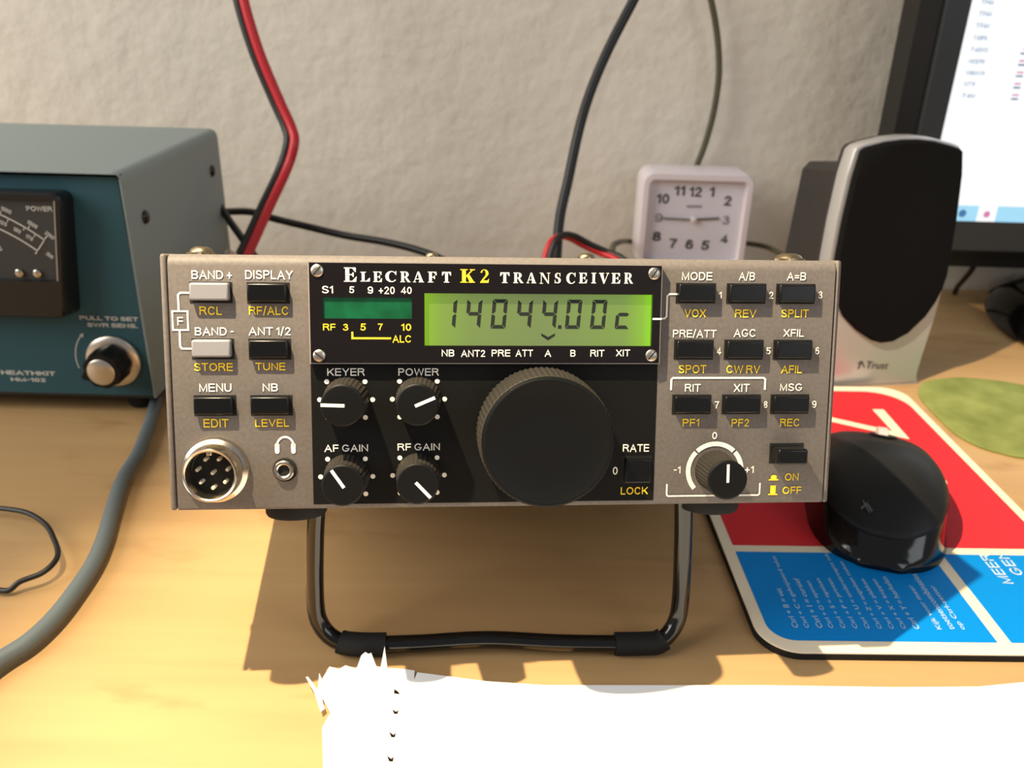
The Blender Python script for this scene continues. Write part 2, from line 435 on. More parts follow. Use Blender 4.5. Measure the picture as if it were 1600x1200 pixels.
# a small bold serif alphabet (unit boxes)
def rc(x0, y0, x1, y1): return [(x0,y0),(x1,y0),(x1,y1),(x0,y1)]
def band(out, inn):
    return [[out[i], out[i+1], inn[i+1], inn[i]] for i in range(len(out)-1)]
SER = {
 'I': [rc(.25,0,.75,1), rc(0,0,1,.06), rc(0,.94,1,1)],
 'L': [rc(.14,0,.44,1), rc(0,.94,.6,1), rc(0,0,.97,.06), [(.6,.06),(.9,.06),(1,.38),(.95,.38)], [(.9,0),(.97,0),(1,.38),(.9,.1)]],
 'E': [rc(.12,0,.42,1), rc(0,.94,.93,1), rc(0,0,.95,.06), rc(.4,.47,.7,.53), [(.7,.34),(.76,.34),(.76,.66),(.7,.66),(.6,.53),(.6,.47)],
       [(.65,.94),(.93,.94),(.93,.68),(.88,.68)], [(.65,.06),(.95,.06),(1,.36),(.95,.36)]],
 'F': [rc(.14,0,.46,1), rc(0,.94,.95,1), rc(0,0,.62,.06), rc(.44,.46,.74,.52), [(.74,.32),(.8,.32),(.8,.66),(.74,.66),(.62,.52),(.62,.46)], [(.68,.94),(.98,.94),(1,.66),(.94,.66)]],
 'T': [rc(.35,0,.65,1), rc(.02,.94,.98,1), rc(.2,0,.8,.06), [(.02,.94),(.3,.94),(.06,.66),(0,.66)], [(.98,.94),(.7,.94),(.94,.66),(1,.66)]],
 'R': [rc(.1,0,.36,1), rc(0,.94,.5,1), rc(0,0,.47,.06), rc(.36,.46,.5,.52)] + band(ellipse(.48,.73,.34,.27,90,-90), ellipse(.44,.73,.12,.21,90,-90)) + [[(.42,.48),(.6,.5),(.95,.05),(1,0),(.72,0)], rc(.72,0,1,.05)],
 'C': band(ellipse(.53,.5,.53,.5,38,322,28), ellipse(.6,.5,.3,.43,38,322,28)) + [rc(.9,.64,.97,1)],
 'A': [[(.42,1),(.56,1),(.93,.05),(.6,.05)], [(.42,1),(.47,.9),(.15,.05),(.08,.05)], rc(0,0,.28,.055), rc(.5,0,1,.055), rc(.22,.28,.66,.34)],
 'K': [rc(.12,0,.38,1), rc(0,.94,.5,1), rc(0,0,.5,.06), [(.38,.4),(.38,.5),(.78,.95),(.88,.95)], [(.42,.55),(.58,.66),(.94,.05),(.64,.05)], rc(.64,.94,1,1), rc(.56,0,1,.06)],
 'N': [[(.05,1),(.3,1),(.88,.05),(.88,0),(.8,0)], rc(.12,0,.18,.94), rc(0,0,.32,.055), rc(0,.945,.28,1), rc(.82,0,.88,1), rc(.7,.945,1,1)],
 'V': [[(.08,.95),(.4,.95),(.6,.1),(.5,0),(.46,0)], [(.84,.95),(.9,.95),(.54,0),(.5,.06)], rc(0,.945,.5,1), rc(.7,.945,1,1)],
 'S': band(ellipse(.5,.73,.45,.27,30,270,16), ellipse(.56,.76,.2,.19,30,270,16)) + band(ellipse(.5,.29,.5,.29,90,-150,16), ellipse(.44,.26,.2,.2,90,-150,16)) + [rc(.82,.66,.9,1), rc(.03,0,.11,.34)],
 '2': band(ellipse(.48,.7,.46,.3,170,-20,20), ellipse(.42,.72,.2,.24,170,-20,20)) + [[(.66,.62),(.92,.6),(.36,.2),(.0,.0),(0,.06)], [(0,0),(.95,0),(1,.3),(.94,.3),(.86,.18),(.2,.18),(0,.05)]],
}
def serif(mb, ch, f):
    for k, p in enumerate(SER[ch]):
        g = raised(f, k)
        try: mb.poly([g(u, v) for u, v in p])
        except ValueError: pass

def line2d(pts, w, limit=1.7):
    """thick poly-line in 2D as a mitred strip of quads that do not overlap"""
    P = [pts[0]]
    for p in pts[1:]:
        if math.hypot(p[0]-P[-1][0], p[1]-P[-1][1]) > w*1e-3: P.append(p)
    closed = len(P) > 3 and math.hypot(P[0][0]-P[-1][0], P[0][1]-P[-1][1]) < w*1e-2
    if closed: P = P[:-1]
    n = len(P); h = w/2
    if n < 2: return []
    def dirn(a_, b_):
        dx, dy = b_[0]-a_[0], b_[1]-a_[1]; l = math.hypot(dx, dy); return dx/l, dy/l
    lr = []
    for k in range(n):
        d0 = dirn(P[k-1], P[k]) if (closed or k > 0) else None
        d1 = dirn(P[k], P[(k+1) % n]) if (closed or k < n-1) else None
        x, y = P[k]
        if d0 is None: x, y = x - d1[0]*h*.9, y - d1[1]*h*.9; d0 = d1
        elif d1 is None: x, y = x + d0[0]*h*.9, y + d0[1]*h*.9; d1 = d0
        nx, ny = -(d0[1]+d1[1]), d0[0]+d1[0]; l = math.hypot(nx, ny)
        if l < 1e-6: nx, ny, l = -d0[1], d0[0], 1.0
        nx, ny = nx/l, ny/l
        k_ = min(limit, 1/max(1e-3, nx*-d0[1] + ny*d0[0]))
        lr.append(((x+nx*h*k_, y+ny*h*k_), (x-nx*h*k_, y-ny*h*k_)))
    out = []
    for k in range(n if closed else n-1):
        a_, b_ = lr[k], lr[(k+1) % n]
        out.append([a_[1], b_[1], b_[0], a_[0]])
    return out

def raised(f, k):
    """the same mapping lifted a few microns so that crossing ink strokes do not coincide"""
    o = Vector(f(0, 0)); n = (Vector(f(1, 0)) - o).cross(Vector(f(0, 1)) - o).normalized() * (k * 6e-6)
    return lambda u, v: Vector(f(u, v)) + n

# ================================================================ the setting
mb = MB(); mb.box(-1.6, 1.7, 0.655, 0.75, -0.8, 1.7)
tag(mb.build('wall_back', M['plaster'], smooth=0), kind='structure')
mb = MB(); mb.box(-1.6, 1.7, -1.6, 0.655, -0.80, -0.76)
tag(mb.build('floor', mat('floor_lino', (150, 140, 128), 0.7), smooth=0), kind='structure')

desk = thing('desk', 'light birch veneer desk standing against the plastered wall', 'desk', (0, 0, -0.76))
mb = MB(); mb.box(-0.75, 0.85, -0.14, 0.654, -0.025, 0.0)
mb.build('desktop', M['wood'], desk, bevel=0.0015, smooth=0)
for lx in (-0.70, 0.75):
    for ly in (-0.08, 0.55):
        mb = MB(); mb.box(lx, lx+.05, ly, ly+.05, -0.76, -0.025)
        mb.build('leg', M['bezel'], desk, bevel=0.002, smooth=0)

# ================================================================ the transceiver
RX = Vector((0.9964519, 0.08390269, -0.00662964)); RY = Vector((-0.08219453, 0.95316683, -0.29106193)); RZ = Vector((-0.01618717, 0.29073481, 0.95666674))
RO = Vector((-0.09851384, 0.21103032, 0.06677533))
radio = thing('radio_transceiver', 'taupe amateur radio transceiver with green display, tilted up on a black wire bail', 'radio', RO,
              rot=Matrix([[RX[i], RY[i], RZ[i], RO[i]] for i in range(3)] + [[0, 0, 0, 1]]), world_parts=False)
mm = 0.001
def L(x, z, e=0.0): return (x*mm, -e*mm, z*mm)      # panel millimetres, e = height above the panel face

W_, H_, D_ = 198.0, 74.2, 205.0
def profile(x):
    pts = [(x, 10, H_), (x, 3.2, H_)]
    for k in range(7):
        a = math.radians(90 * k / 6); pts.append((x, 3.2 - 3.2*math.sin(a), H_ - 3.2 + 3.2*math.cos(a)))
    pts += [(x, 0, 1.2), (x, 0.4, 0.3), (x, 1.2, 0.0), (x, 10, 0.0)]
    return [(p[0]*mm, p[1]*mm, p[2]*mm) for p in pts]
mb = MB(); mb.prism(profile(2.25), ((W_ - 4.3)*mm, 0, 0))
front = mb.build('front_panel', M['taupe'], radio, smooth=40)
for x0 in (0.0, W_ - 1.75):
    mb = MB(); mb.box(x0*mm, (x0+1.75)*mm, 0.2*mm, D_*mm, 0, (H_+.1)*mm)
    mb.build('side_panel', M['taupe'], radio, bevel=0.0009, seg=3)
mb = MB(); mb.box(1.7*mm, 196.3*mm, 1.2*mm, 204*mm, 1.0*mm, (H_-1.0)*mm)
mb.build('chassis', M['groove'], radio, smooth=0)
mb = MB(); mb.box(2.25*mm, 195.75*mm, 10.2*mm, 204.5*mm, (H_-1.2)*mm, H_*mm)
mb.build('top_cover', M['taupe'], radio, smooth=0)
mb = MB(); mb.box(2.25*mm, 195.75*mm, 10.2*mm, 204.5*mm, 0, 1.2*mm)
mb.build('bottom_cover', M['taupe'], radio, smooth=0)
mb = MB(); mb.box(2.25*mm, 195.75*mm, 204.5*mm, 206*mm, 0.5*mm, (H_-.5)*mm)
mb.build('rear_panel', M['black_panel'], radio, smooth=0)

# printed black field for the knobs
mb = MB(); mb.box(41.2*mm, 142.9*mm, -0.12*mm, 0.5*mm, 1.6*mm, 43.6*mm)
mb.build('knob_panel', M['black_panel'], radio, smooth=0)

# ---- lettering
PANEL_TEXT = [('BAND +', 8.8, 19.9, 67.3, 69.7, 'w'), ('DISPLAY', 23.6, 36.8, 67.4, 69.9, 'w'), ('RCL', 10.6, 16.8, 57.2, 59.6, 'y'), ('RF/ALC', 24.3, 35.4, 57.3, 59.7, 'y'), ('BAND -', 9.1, 19.9, 51.4, 53.7, 'w'), ('ANT 1/2', 24.1, 35.8, 51.5, 53.8, 'w'), ('STORE', 8.5, 19.3, 41.2, 43.5, 'y'), ('TUNE', 25.7, 34.1, 41.4, 43.6, 'y'), ('F', 4.4, 6.0, 54.2, 56.6, 'w'), ('MENU', 9.7, 18.7, 35.2, 37.6, 'w'), ('NB', 27.5, 31.8, 35.3, 37.6, 'w'), ('EDIT', 10.5, 17.5, 24.8, 27.3, 'y'), ('LEVEL', 25.1, 34.7, 24.9, 27.2, 'y'), ('KEYER', 45.9, 56.6, 39.8, 42.0, 'w'), ('POWER', 66.3, 78.0, 39.8, 42.0, 'w'), ('AF GAIN', 44.7, 57.3, 17.4, 19.5, 'w'), ('RF GAIN', 65.9, 78.3, 17.6, 19.7, 'w'), ('RATE', 133.1, 141.1, 16.7, 19.0, 'w'), ('0', 130.2, 131.7, 9.7, 12.1, 'w'), ('LOCK', 132.8, 141.1, 3.5, 5.8, 'y'), ('MODE', 149.3, 158.4, 68.1, 70.5, 'w'), ('A/B', 166.5, 171.3, 68.2, 70.6, 'w'), ('A=B', 181.1, 186.9, 68.3, 70.7, 'w'), ('1', 160.8, 161.5, 62.7, 64.8, 'w'), ('2', 175.9, 177.2, 62.8, 64.9, 'w'), ('3', 191.0, 192.3, 63.0, 65.1, 'w'), ('VOX', 150.5, 156.9, 57.2, 59.6, 'y'), ('REV', 165.8, 172.2, 57.2, 59.6, 'y'), ('SPLIT', 179.9, 188.3, 57.3, 59.7, 'y'), ('PRE/ATT', 147.2, 160.3, 51.2, 53.5, 'w'), ('AGC', 165.7, 172.4, 51.4, 53.8, 'w'), ('XFIL', 180.9, 187.2, 51.5, 53.8, 'w'), ('4', 160.7, 162.0, 46.1, 48.3, 'w'), ('5', 175.8, 177.2, 46.2, 48.3, 'w'), ('6', 191.0, 192.3, 46.2, 48.4, 'w'), ('SPOT', 149.3, 157.7, 40.5, 43.0, 'y'), ('CW RV', 163.9, 174.2, 40.5, 42.9, 'y'), ('AFIL', 180.8, 187.2, 40.5, 42.9, 'y'), ('RIT', 151.4, 156.2, 34.9, 37.3, 'w'), ('XIT', 166.4, 171.2, 34.8, 37.3, 'w'), ('MSG', 180.7, 187.6, 35.1, 37.4, 'w'), ('7', 160.8, 162.1, 29.8, 32.0, 'w'), ('8', 175.9, 177.1, 29.9, 32.0, 'w'), ('9', 191.0, 192.3, 29.9, 32.1, 'w'), ('PF1', 151.1, 156.2, 24.3, 26.7, 'y'), ('PF2', 166.2, 171.6, 24.2, 26.6, 'y'), ('REC', 181.3, 187.4, 24.2, 26.6, 'y'), ('0', 160.4, 161.9, 20.4, 22.6, 'w'), ('-1', 148.9, 151.0, 9.9, 12.1, 'w'), ('+1', 171.0, 173.8, 9.8, 12.0, 'w'), ('ON', 183.7, 188.0, 7.3, 9.6, 'y'), ('OFF', 183.2, 189.2, 3.1, 5.4, 'y')]
PLATE_TEXT = [('S1', 45.2, 48.3, 63.6, 65.7, 'w'), ('5', 52.8, 54.2, 63.7, 65.6, 'w'), ('9', 58.0, 59.5, 63.6, 65.6, 'w'), ('+20', 61.1, 65.6, 63.5, 65.6, 'w'), ('40', 67.4, 70.4, 63.6, 65.6, 'w'), ('RF', 45.3, 48.8, 53.1, 55.0, 'y'), ('3', 50.9, 52.4, 53.1, 55.0, 'y'), ('5', 55.8, 57.3, 53.1, 55.1, 'y'), ('7', 60.8, 62.1, 53.2, 55.1, 'y'), ('10', 67.4, 70.2, 53.1, 55.1, 'y'), ('ALC', 64.9, 70.2, 49.7, 51.8, 'y'), ('NB', 78.9, 82.5, 45.7, 47.7, 'w'), ('ANT2', 84.5, 91.4, 45.6, 47.6, 'w'), ('PRE', 93.3, 98.7, 45.7, 47.7, 'w'), ('ATT', 100.3, 105.3, 45.7, 47.7, 'w'), ('A', 108.8, 110.6, 45.7, 47.7, 'w'), ('B', 116.3, 117.8, 45.7, 47.7, 'w'), ('RIT', 122.2, 126.3, 45.7, 47.7, 'w'), ('XIT', 129.8, 133.9, 45.8, 47.8, 'w')]
SERIF_TEXT = [('E', 51.4, 55.0, 66.9, 70.9, 'w'), ('L', 56.0, 58.7, 67.0, 69.7, 'w'), ('E', 59.6, 62.1, 66.9, 69.8, 'w'), ('C', 63.0, 66.2, 66.9, 70.0, 'w'), ('R', 67.2, 70.1, 66.9, 69.9, 'w'), ('A', 70.8, 73.9, 66.9, 69.9, 'w'), ('F', 75.0, 77.5, 66.9, 69.9, 'w'), ('T', 79.0, 81.6, 66.9, 69.9, 'w'), ('K', 84.2, 88.4, 66.9, 70.7, 'y'), ('2', 89.9, 92.4, 66.9, 70.7, 'y'), ('T', 95.6, 98.3, 66.9, 69.9, 'w'), ('R', 99.4, 102.3, 66.9, 69.9, 'w'), ('A', 103.2, 106.0, 66.9, 69.9, 'w'), ('N', 107.0, 110.0, 66.8, 69.9, 'w'), ('S', 111.3, 113.1, 66.9, 69.9, 'w'), ('C', 114.7, 117.4, 66.8, 70.0, 'w'), ('E', 118.4, 120.8, 67.0, 70.0, 'w'), ('I', 122.0, 123.4, 67.0, 70.0, 'w'), ('V', 124.2, 127.2, 66.9, 70.0, 'w'), ('E', 127.9, 130.5, 67.0, 70.0, 'w'), ('R', 131.6, 134.2, 67.0, 70.1, 'w')]
GREY_CABLE = [(-0.235, 0.085, 0.004), (-0.203, 0.145, 0.004), (-0.182, 0.183, 0.004), (-0.1701, 0.2034, 0.004), (-0.1648, 0.2158, 0.004), (-0.1601, 0.2248, 0.004), (-0.1576, 0.2372, 0.004), (-0.1573, 0.2531, 0.004), (-0.1582, 0.2685, 0.004), (-0.1614, 0.2852, 0.004), (-0.167, 0.3059, 0.004), (-0.1729, 0.3301, 0.004), (-0.1751, 0.3509, 0.004), (-0.1806, 0.3777, 0.004), (-0.1879, 0.4064, 0.004), (-0.1979, 0.4386, 0.004), (-0.2082, 0.4656, 0.004)]
CORD = [(-0.275, 0.292, 0.0015), (-0.250, 0.299, 0.002), (-0.2287, 0.302, 0.003), (-0.2183, 0.3029, 0.004), (-0.2092, 0.3013, 0.005), (-0.1974, 0.297, 0.006), (-0.1863, 0.2892, 0.006), (-0.1781, 0.2794, 0.006), (-0.1724, 0.2708, 0.006), (-0.1709, 0.2644, 0.006), (-0.1732, 0.2594, 0.005), (-0.1792, 0.2555, 0.004), (-0.1821, 0.2534, 0.002), (-0.1849, 0.2532, 0.0015), (-0.1912, 0.2541, 0.0015), (-0.1983, 0.2502, 0.002), (-0.216, 0.242, 0.0015), (-0.245, 0.236, 0.0015)]
REDBLACK = [(-0.196, 0.585, 0.62), (-0.184, 0.57, 0.40), (-0.1745, 0.563, 0.28), (-0.1672, 0.56, 0.2179), (-0.1645, 0.555, 0.1974), (-0.1568, 0.55, 0.1697), (-0.146, 0.545, 0.143), (-0.1383, 0.54, 0.127), (-0.1363, 0.535, 0.1183), (-0.1409, 0.53, 0.1038), (-0.1483, 0.51, 0.0846), (-0.1538, 0.48, 0.0655), (-0.156, 0.465, 0.0586), (-0.1579, 0.455, 0.0524)]
BLACKCAB = [(0.150, 0.60, 0.62), (0.118, 0.592, 0.40), (0.0920, 0.585, 0.28), (0.0782, 0.58, 0.2243), (0.0678, 0.575, 0.2029), (0.0533, 0.565, 0.1747), (0.0431, 0.555, 0.1505), (0.0367, 0.545, 0.1289), (0.0313, 0.535, 0.1015), (0.0268, 0.525, 0.0799), (0.0252, 0.51, 0.0598), (0.0246, 0.49, 0.05), (0.0238, 0.47, 0.0449), (0.0232, 0.445, 0.044)]
OLIVE = [(0.080, 0.64, 0.62), (0.092, 0.64, 0.42), (0.1060, 0.64, 0.29), (0.1183, 0.64, 0.2268), (0.1279, 0.64, 0.2037), (0.1359, 0.643, 0.1795), (0.1399, 0.643, 0.1545), (0.139, 0.643, 0.1284), (0.1352, 0.643, 0.1059), (0.1313, 0.643, 0.091), (0.1305, 0.643, 0.0731), (0.135, 0.643, 0.0242), (0.1373, 0.643, 0.0037)]
LOOP = [(0.0164, 0.48, 0.0491), (0.0167, 0.485, 0.063), (0.0195, 0.49, 0.0724), (0.0247, 0.495, 0.0758), (0.0318, 0.5, 0.0739), (0.042, 0.505, 0.0677), (0.0519, 0.505, 0.0636), (0.0593, 0.5, 0.0621), (0.0681, 0.49, 0.0571), (0.0724, 0.475, 0.0523)]
THIN = [(0.0584, 0.5, 0.0477), (0.0592, 0.51, 0.06), (0.0615, 0.53, 0.0615), (0.0681, 0.56, 0.0557), (0.0815, 0.628, 0.0385), (0.0905, 0.6505, 0.0322), (0.1048, 0.6515, 0.0325), (0.1396, 0.6515, 0.034), (0.1700, 0.6515, 0.0334), (0.1839, 0.63, 0.0372), (0.1872, 0.6, 0.0409), (0.188, 0.575, 0.0409), (0.1915, 0.56, 0.0275)]
LEFTA = [(-0.2131, 0.56, 0.0742), (-0.1942, 0.55, 0.072), (-0.171, 0.545, 0.0734), (-0.1536, 0.54, 0.0705), (-0.1323, 0.535, 0.0674), (-0.1072, 0.53, 0.0636), (-0.0816, 0.52, 0.063), (-0.0607, 0.51, 0.0615), (-0.0443, 0.5, 0.0588), (-0.0277, 0.48, 0.0556)]
LEFTB = [(-0.1949, 0.535, 0.0916), (-0.1857, 0.53, 0.0818), (-0.175, 0.52, 0.0717), (-0.1625, 0.505, 0.0633), (-0.1507, 0.485, 0.0592), (-0.141, 0.465, 0.0534)]
MONA = [(0.3311, 0.6, 0.0421), (0.3336, 0.61, 0.0286), (0.3352, 0.62, 0.0182), (0.3396, 0.635, 0.0068), (0.3456, 0.648, -0.0079)]
MONB = [(0.3843, 0.6, 0.0317), (0.3737, 0.61, 0.0224), (0.3719, 0.625, 0.0141), (0.3721, 0.64, 0.005), (0.3742, 0.648, -0.0071)]

WREG = [MB(), MB(), MB(), MB()]; YREG = [MB(), MB(), MB(), MB()]
def reg(x): return 0 if x < 41 else (1 if x < 128 else (3 if x < 143 else 2))
E0 = 0.2
def put(mbw, mby, table, e, fn=sans):
    for s, x0, x1, z0, z1, c in table:
        fn(mbw if c == 'w' else mby, s, lambda u, v: L(x0 + (x1-x0)*u, z0 + (z1-z0)*v, e))
for s_ in PANEL_TEXT: put(WREG[reg(s_[1])], YREG[reg(s_[1])], [s_], E0)
def stroke(mbx, pts, w, e=E0):
    for q in line2d(pts, w): mbx.poly([L(x, z, e) for x, z in q])
def fill(mbx, pts, e=E0): mbx.poly([L(x, z, e) for x, z in pts])
# F box and its lines to the two pale buttons
stroke(WREG[0], [(3.1, 52.9), (3.1, 58.2), (7.3, 58.2), (7.3, 52.9), (3.1, 52.9)], 0.5)
stroke(WREG[0], [(8.1, 63.4), (5.5, 63.4), (4.9, 62.8), (4.9, 58.2)], 0.55)
stroke(WREG[0], [(4.9, 52.9), (4.9, 48.2), (5.4, 47.6), (8.1, 47.6)], 0.55)
# headphones symbol
for q in band(ellipse(33.45, 18.9, 2.75, 3.3, 0, 180, 18), ellipse(33.45, 18.9, 2.15, 2.7, 0, 180, 18)): fill(WREG[0], q)
for hx in (31.1, 35.75):
    fill(WREG[0], ellipse(hx, 17.6, .65, .7, 180, 360, 8) + ellipse(hx, 19.5, .65, .6, 0, 180, 8))
# rules and brackets at the right
stroke(WREG[2], [(142.6, 56.8), (144.5, 56.8), (145.1, 57.4), (145.1, 63.4), (145.7, 64.0), (147.8, 64.0)], 0.55)
stroke(WREG[2], [(147.2, 35.7), (147.2, 38.6), (147.7, 39.1), (175.5, 39.1), (176.0, 38.6), (176.0, 35.7)], 0.6)
stroke(WREG[2], [(146.95, 6.4), (146.95, 3.3), (147.4, 2.85), (175.5, 2.85), (175.95, 3.3), (175.95, 6.4)], 0.5)
for a0, a1 in ((222, 137), (133, 47), (43, -42)):
    for q in band(ellipse(161.6, 10.7, 8.95, 8.95, a0, a1, 16), ellipse(161.6, 10.7, 7.55, 7.55, a0, a1, 16)): fill(WREG[2], q)
fill(YREG[2], [(179.3, 7.8), (181.1, 7.8), (181.1, 8.7), (180.7, 9.05), (179.7, 9.05), (179.3, 8.7)]); fill(YREG[2], rc(178.7, 7.4, 181.7, 7.8))
fill(YREG[2], rc(179.3, 3.2, 181.0, 5.8)); fill(YREG[2], rc(178.7, 2.8, 181.6, 3.2))
# knob scale dots
for cx, cz in ((51.2, 32.8), (72.1, 32.9), (51.0, 9.9), (72.0, 10.1)):
    for ang in (0, 180, 44, 136, -44, -136):
        r = 7.6
        fill(WREG[1], ellipse(cx + r*math.cos(math.radians(ang)), cz + r*math.sin(math.radians(ang)), .72, .72, 0, 342, 15))
for q in WREG: tag(q.build('white_lettering', M['white_ink'], front, smooth=0), 'white printed legends')
for q in YREG:
  if q.bm.verts: tag(q.build('yellow_lettering', M['yellow_ink'], front, smooth=0), 'yellow printed legends')

# ---- display window plate (2.5 mm thick, with cut-outs for meter and display)
PE = 2.5
def frame(mbx, outer, holes, e0, e1):
    """slab between heights e0..e1 with rectangular holes: grid of cells"""
    xs = sorted({outer[0], outer[1]} | {h[i] for h in holes for i in (0, 1)})
    zs = sorted({outer[2], outer[3]} | {h[i] for h in holes for i in (2, 3)})
    inside = lambda x, z: not any(h[0] < x < h[1] and h[2] < z < h[3] for h in holes)
    keep = {(i, j): inside((xs[i]+xs[i+1])/2, (zs[j]+zs[j+1])/2) for i in range(len(xs)-1) for j in range(len(zs)-1)}
    for (i, j), k in keep.items():
        if not k: continue
        x0, x1, z0, z1 = xs[i], xs[i+1], zs[j], zs[j+1]
        mbx.poly([L(x0, z0, e1), L(x1, z0, e1), L(x1, z1, e1), L(x0, z1, e1)])
        for (di, dj, a, b) in ((-1,0,(x0,z0),(x0,z1)), (1,0,(x1,z0),(x1,z1)), (0,-1,(x0,z0),(x1,z0)), (0,1,(x0,z1),(x1,z1))):
            if not keep.get((i+di, j+dj), False):
                mbx.poly([L(*a, e0), L(*b, e0), L(*b, e1), L(*a, e1)])
HOLES = [(74.0, 140.2, 48.8, 63.8), (45.3, 70.4, 56.5, 62.5)]
mb = MB(); frame(mb, (41.7, 142.6, 43.8, 72.2), HOLES, 0.0, PE)
bmesh.ops.remove_doubles(mb.bm, verts=mb.bm.verts[:], dist=1e-6)
plate = mb.build('display_plate', M['plate'], radio, smooth=0)
mb = MB()
for x0, x1, z0, z1 in ((41.5, 142.8, 43.5, 43.8), (41.5, 142.8, 72.2, 72.4), (142.6, 142.9, 43.5, 72.4), (41.4, 41.7, 43.5, 72.4)):
    mb.box(x0*mm, x1*mm, -(PE-.15)*mm, 0, z0*mm, z1*mm)
tag(mb.build('plate_edge', M['plate_edge'], plate, smooth=0), 'clear acrylic edge')
PW = MB(); PY = MB()
put(PW, PY, PLATE_TEXT, PE + .06)
put(PW, PY, SERIF_TEXT, PE + .06, serif)
stroke(PW, [(140.6, 56.8), (142.8, 56.8)], 0.55, PE + .06)
stroke(PY, [(53.5, 52.5), (53.5, 50.9), (64.2, 50.9)], 0.55, PE + .06)
tag(PW.build('white_lettering', M['white_ink'], plate, smooth=0), 'white printed legends')
tag(PY.build('yellow_lettering', M['yellow_ink'], plate, smooth=0), 'yellow printed legends')
mb = MB(); mb.box(74.0*mm, 140.2*mm, -1.1*mm, -0.2*mm, 48.8*mm, 63.8*mm)
lcd = tag(mb.build('display_screen', M['lcd'], radio, smooth=0), 'green lit display reading 14044.00c')
mb = MB(); mb.box(45.3*mm, 70.4*mm, -1.9*mm, -0.2*mm, 56.5*mm, 62.5*mm)
tag(mb.build('bargraph_window', M['bargraph'], radio, smooth=0), 'dark green bar graph window')
# seven segment figures, slanted
SEG = {'0': 'abcdef', '1': 'bc', '4': 'bcfg', 'c': 'deg'}
def digit(mbx, ch, x0, z0, w=4.35, h=8.5, t=1.05, sl=0.085):
    f = lambda x, z: L(x0 + x + sl*z, z0 + z, 1.18)
    g = .16; hh = h/2
    S = {
     'a': [(g, h), (w-g, h), (w-t-g*.4, h-t), (t+g*.4, h-t)],
     'd': [(g, 0), (t+g*.4, t), (w-t-g*.4, t), (w-g, 0)],
     'g': [(g+.3, hh), (t*.8+g, hh+t*.5), (w-t*.8-g, hh+t*.5), (w-g-.3, hh), (w-t*.8-g, hh-t*.5), (t*.8+g, hh-t*.5)],
     'f': [(0, h-g), (t, h-t-g*.4), (t, hh+t*.5+g), (t*.45, hh+g), (0, hh+g*1.5)],
     'e': [(0, g), (0, hh-g*1.5), (t*.45, hh-g), (t, hh-t*.5-g), (t, t+g*.4)],
     'b': [(w, h-g), (w, hh+g*1.5), (w-t*.45, hh+g), (w-t, hh+t*.5+g), (w-t, h-t-g*.4)],
     'c': [(w, g), (w-t, t+g*.4), (w-t, hh-t*.5-g), (w-t*.45, hh-g), (w, hh-g*1.5)],
    }
    for s in SEG[ch]: mbx.poly([f(*p) for p in S[s]])
SG = MB()
for ch, x in zip('14044', (78.4, 85.6, 92.95, 100.3, 107.6)): digit(SG, ch, x, 53.7)
for ch, x in zip('00c', (114.7, 122.1, 129.4)): digit(SG, ch, x, 53.7)
SG.poly([L(x, z, 1.18) for x, z in rc(112.7, 53.7, 113.75, 54.75)])
SG.poly([L(x, z, 1.18) for x, z in ((107.8, 52.4), (107.9, 51.6), (109.8, 50.3), (111.8, 51.6), (111.9, 52.4), (109.85, 51.3))])
SG.build('display_figures', M['seg'], lcd, smooth=0)

def screw_mb(cx, cz, e, r, ang, hgt=.7):
    mb = MB()
    mb.lathe(L(cx, cz, e), (0, -1, 0), [(r*mm, 0), (r*mm, hgt*.5*mm), (r*.8*mm, hgt*.85*mm), (r*.4*mm, hgt*mm)], 20)
    return mb
for cx, cz, ang in ((44.0, 69.95, 50), (44.1, 45.9, -40), (140.4, 69.95, 55), (140.3, 46.1, 50)):
    s = screw_mb(cx, cz, PE, 1.75, ang).build('plate_screw', M['steel'], radio)
    a = math.radians(ang); dx, dz = math.cos(a)*1.45, math.sin(a)*1.45
    mb = MB()
    for q in line2d([(cx-dx, cz-dz), (cx+dx, cz+dz)], .38): mb.poly([L(x, z, PE+.74) for x, z in q])
    mb.build('slot', M['groove'], s, smooth=0)

# ---- push buttons: one of each kind, then copies
def button(x0, x1, z0, z1, e, material, cap, label=None, inset=(.9, .25, .35, .25)):
    """slot rectangle, cap height e; cap rectangle = slot minus insets (left, right, bottom, top)"""
    mb = MB(); mb.box((x0+inset[0])*mm, (x1-inset[1])*mm, -e*mm, 0, (z0+inset[2])*mm, (z1-inset[3])*mm)
    b = mb.build('push_button', material, radio, bevel=cap, seg=3)
    mb = MB(); mb.box(x0*mm, x1*mm, -.14*mm, .2*mm, z0*mm, z1*mm)
    mb.build('button_slot', M['slot'], b, smooth=0)
    if label: b['label'] = label
    return b
pale = button(8.05, 19.85, 60.55, 66.5, 2.6, M['grey_cap'], .0006, 'pale grey push button', (.5, .5, .8, .2))
dup(pale, radio, (0, 0, -16.0*mm))
blk = button(23.9, 35.8, 60.5, 66.5, 2.3, M['black_plastic'], .0005, None, (.4, .6, .6, .3))
dup(blk, radio, (0, 0, -16.0*mm)); dup(blk, radio, (-15.9*mm, 0, -32.3*mm)); dup(blk, radio, (0, 0, -32.3*mm))
for cx in (147.7, 162.95, 178.0):
    for cz in (61.3, 44.6, 28.05): dup(blk, radio, ((cx-23.9)*mm, 0, (cz-60.5)*mm))
pw = button(178.5, 189.1, 12.7, 19.0, 6.6, M['black_plastic'], .0007, 'tall black on/off button', (.3, 1.2, .9, .6))
sq = button(132.8, 141.9, 7.0, 15.5, 1.4, M['black_plastic'], .0004, 'square black button beside the large knob', (.9, .3, .3, .9))

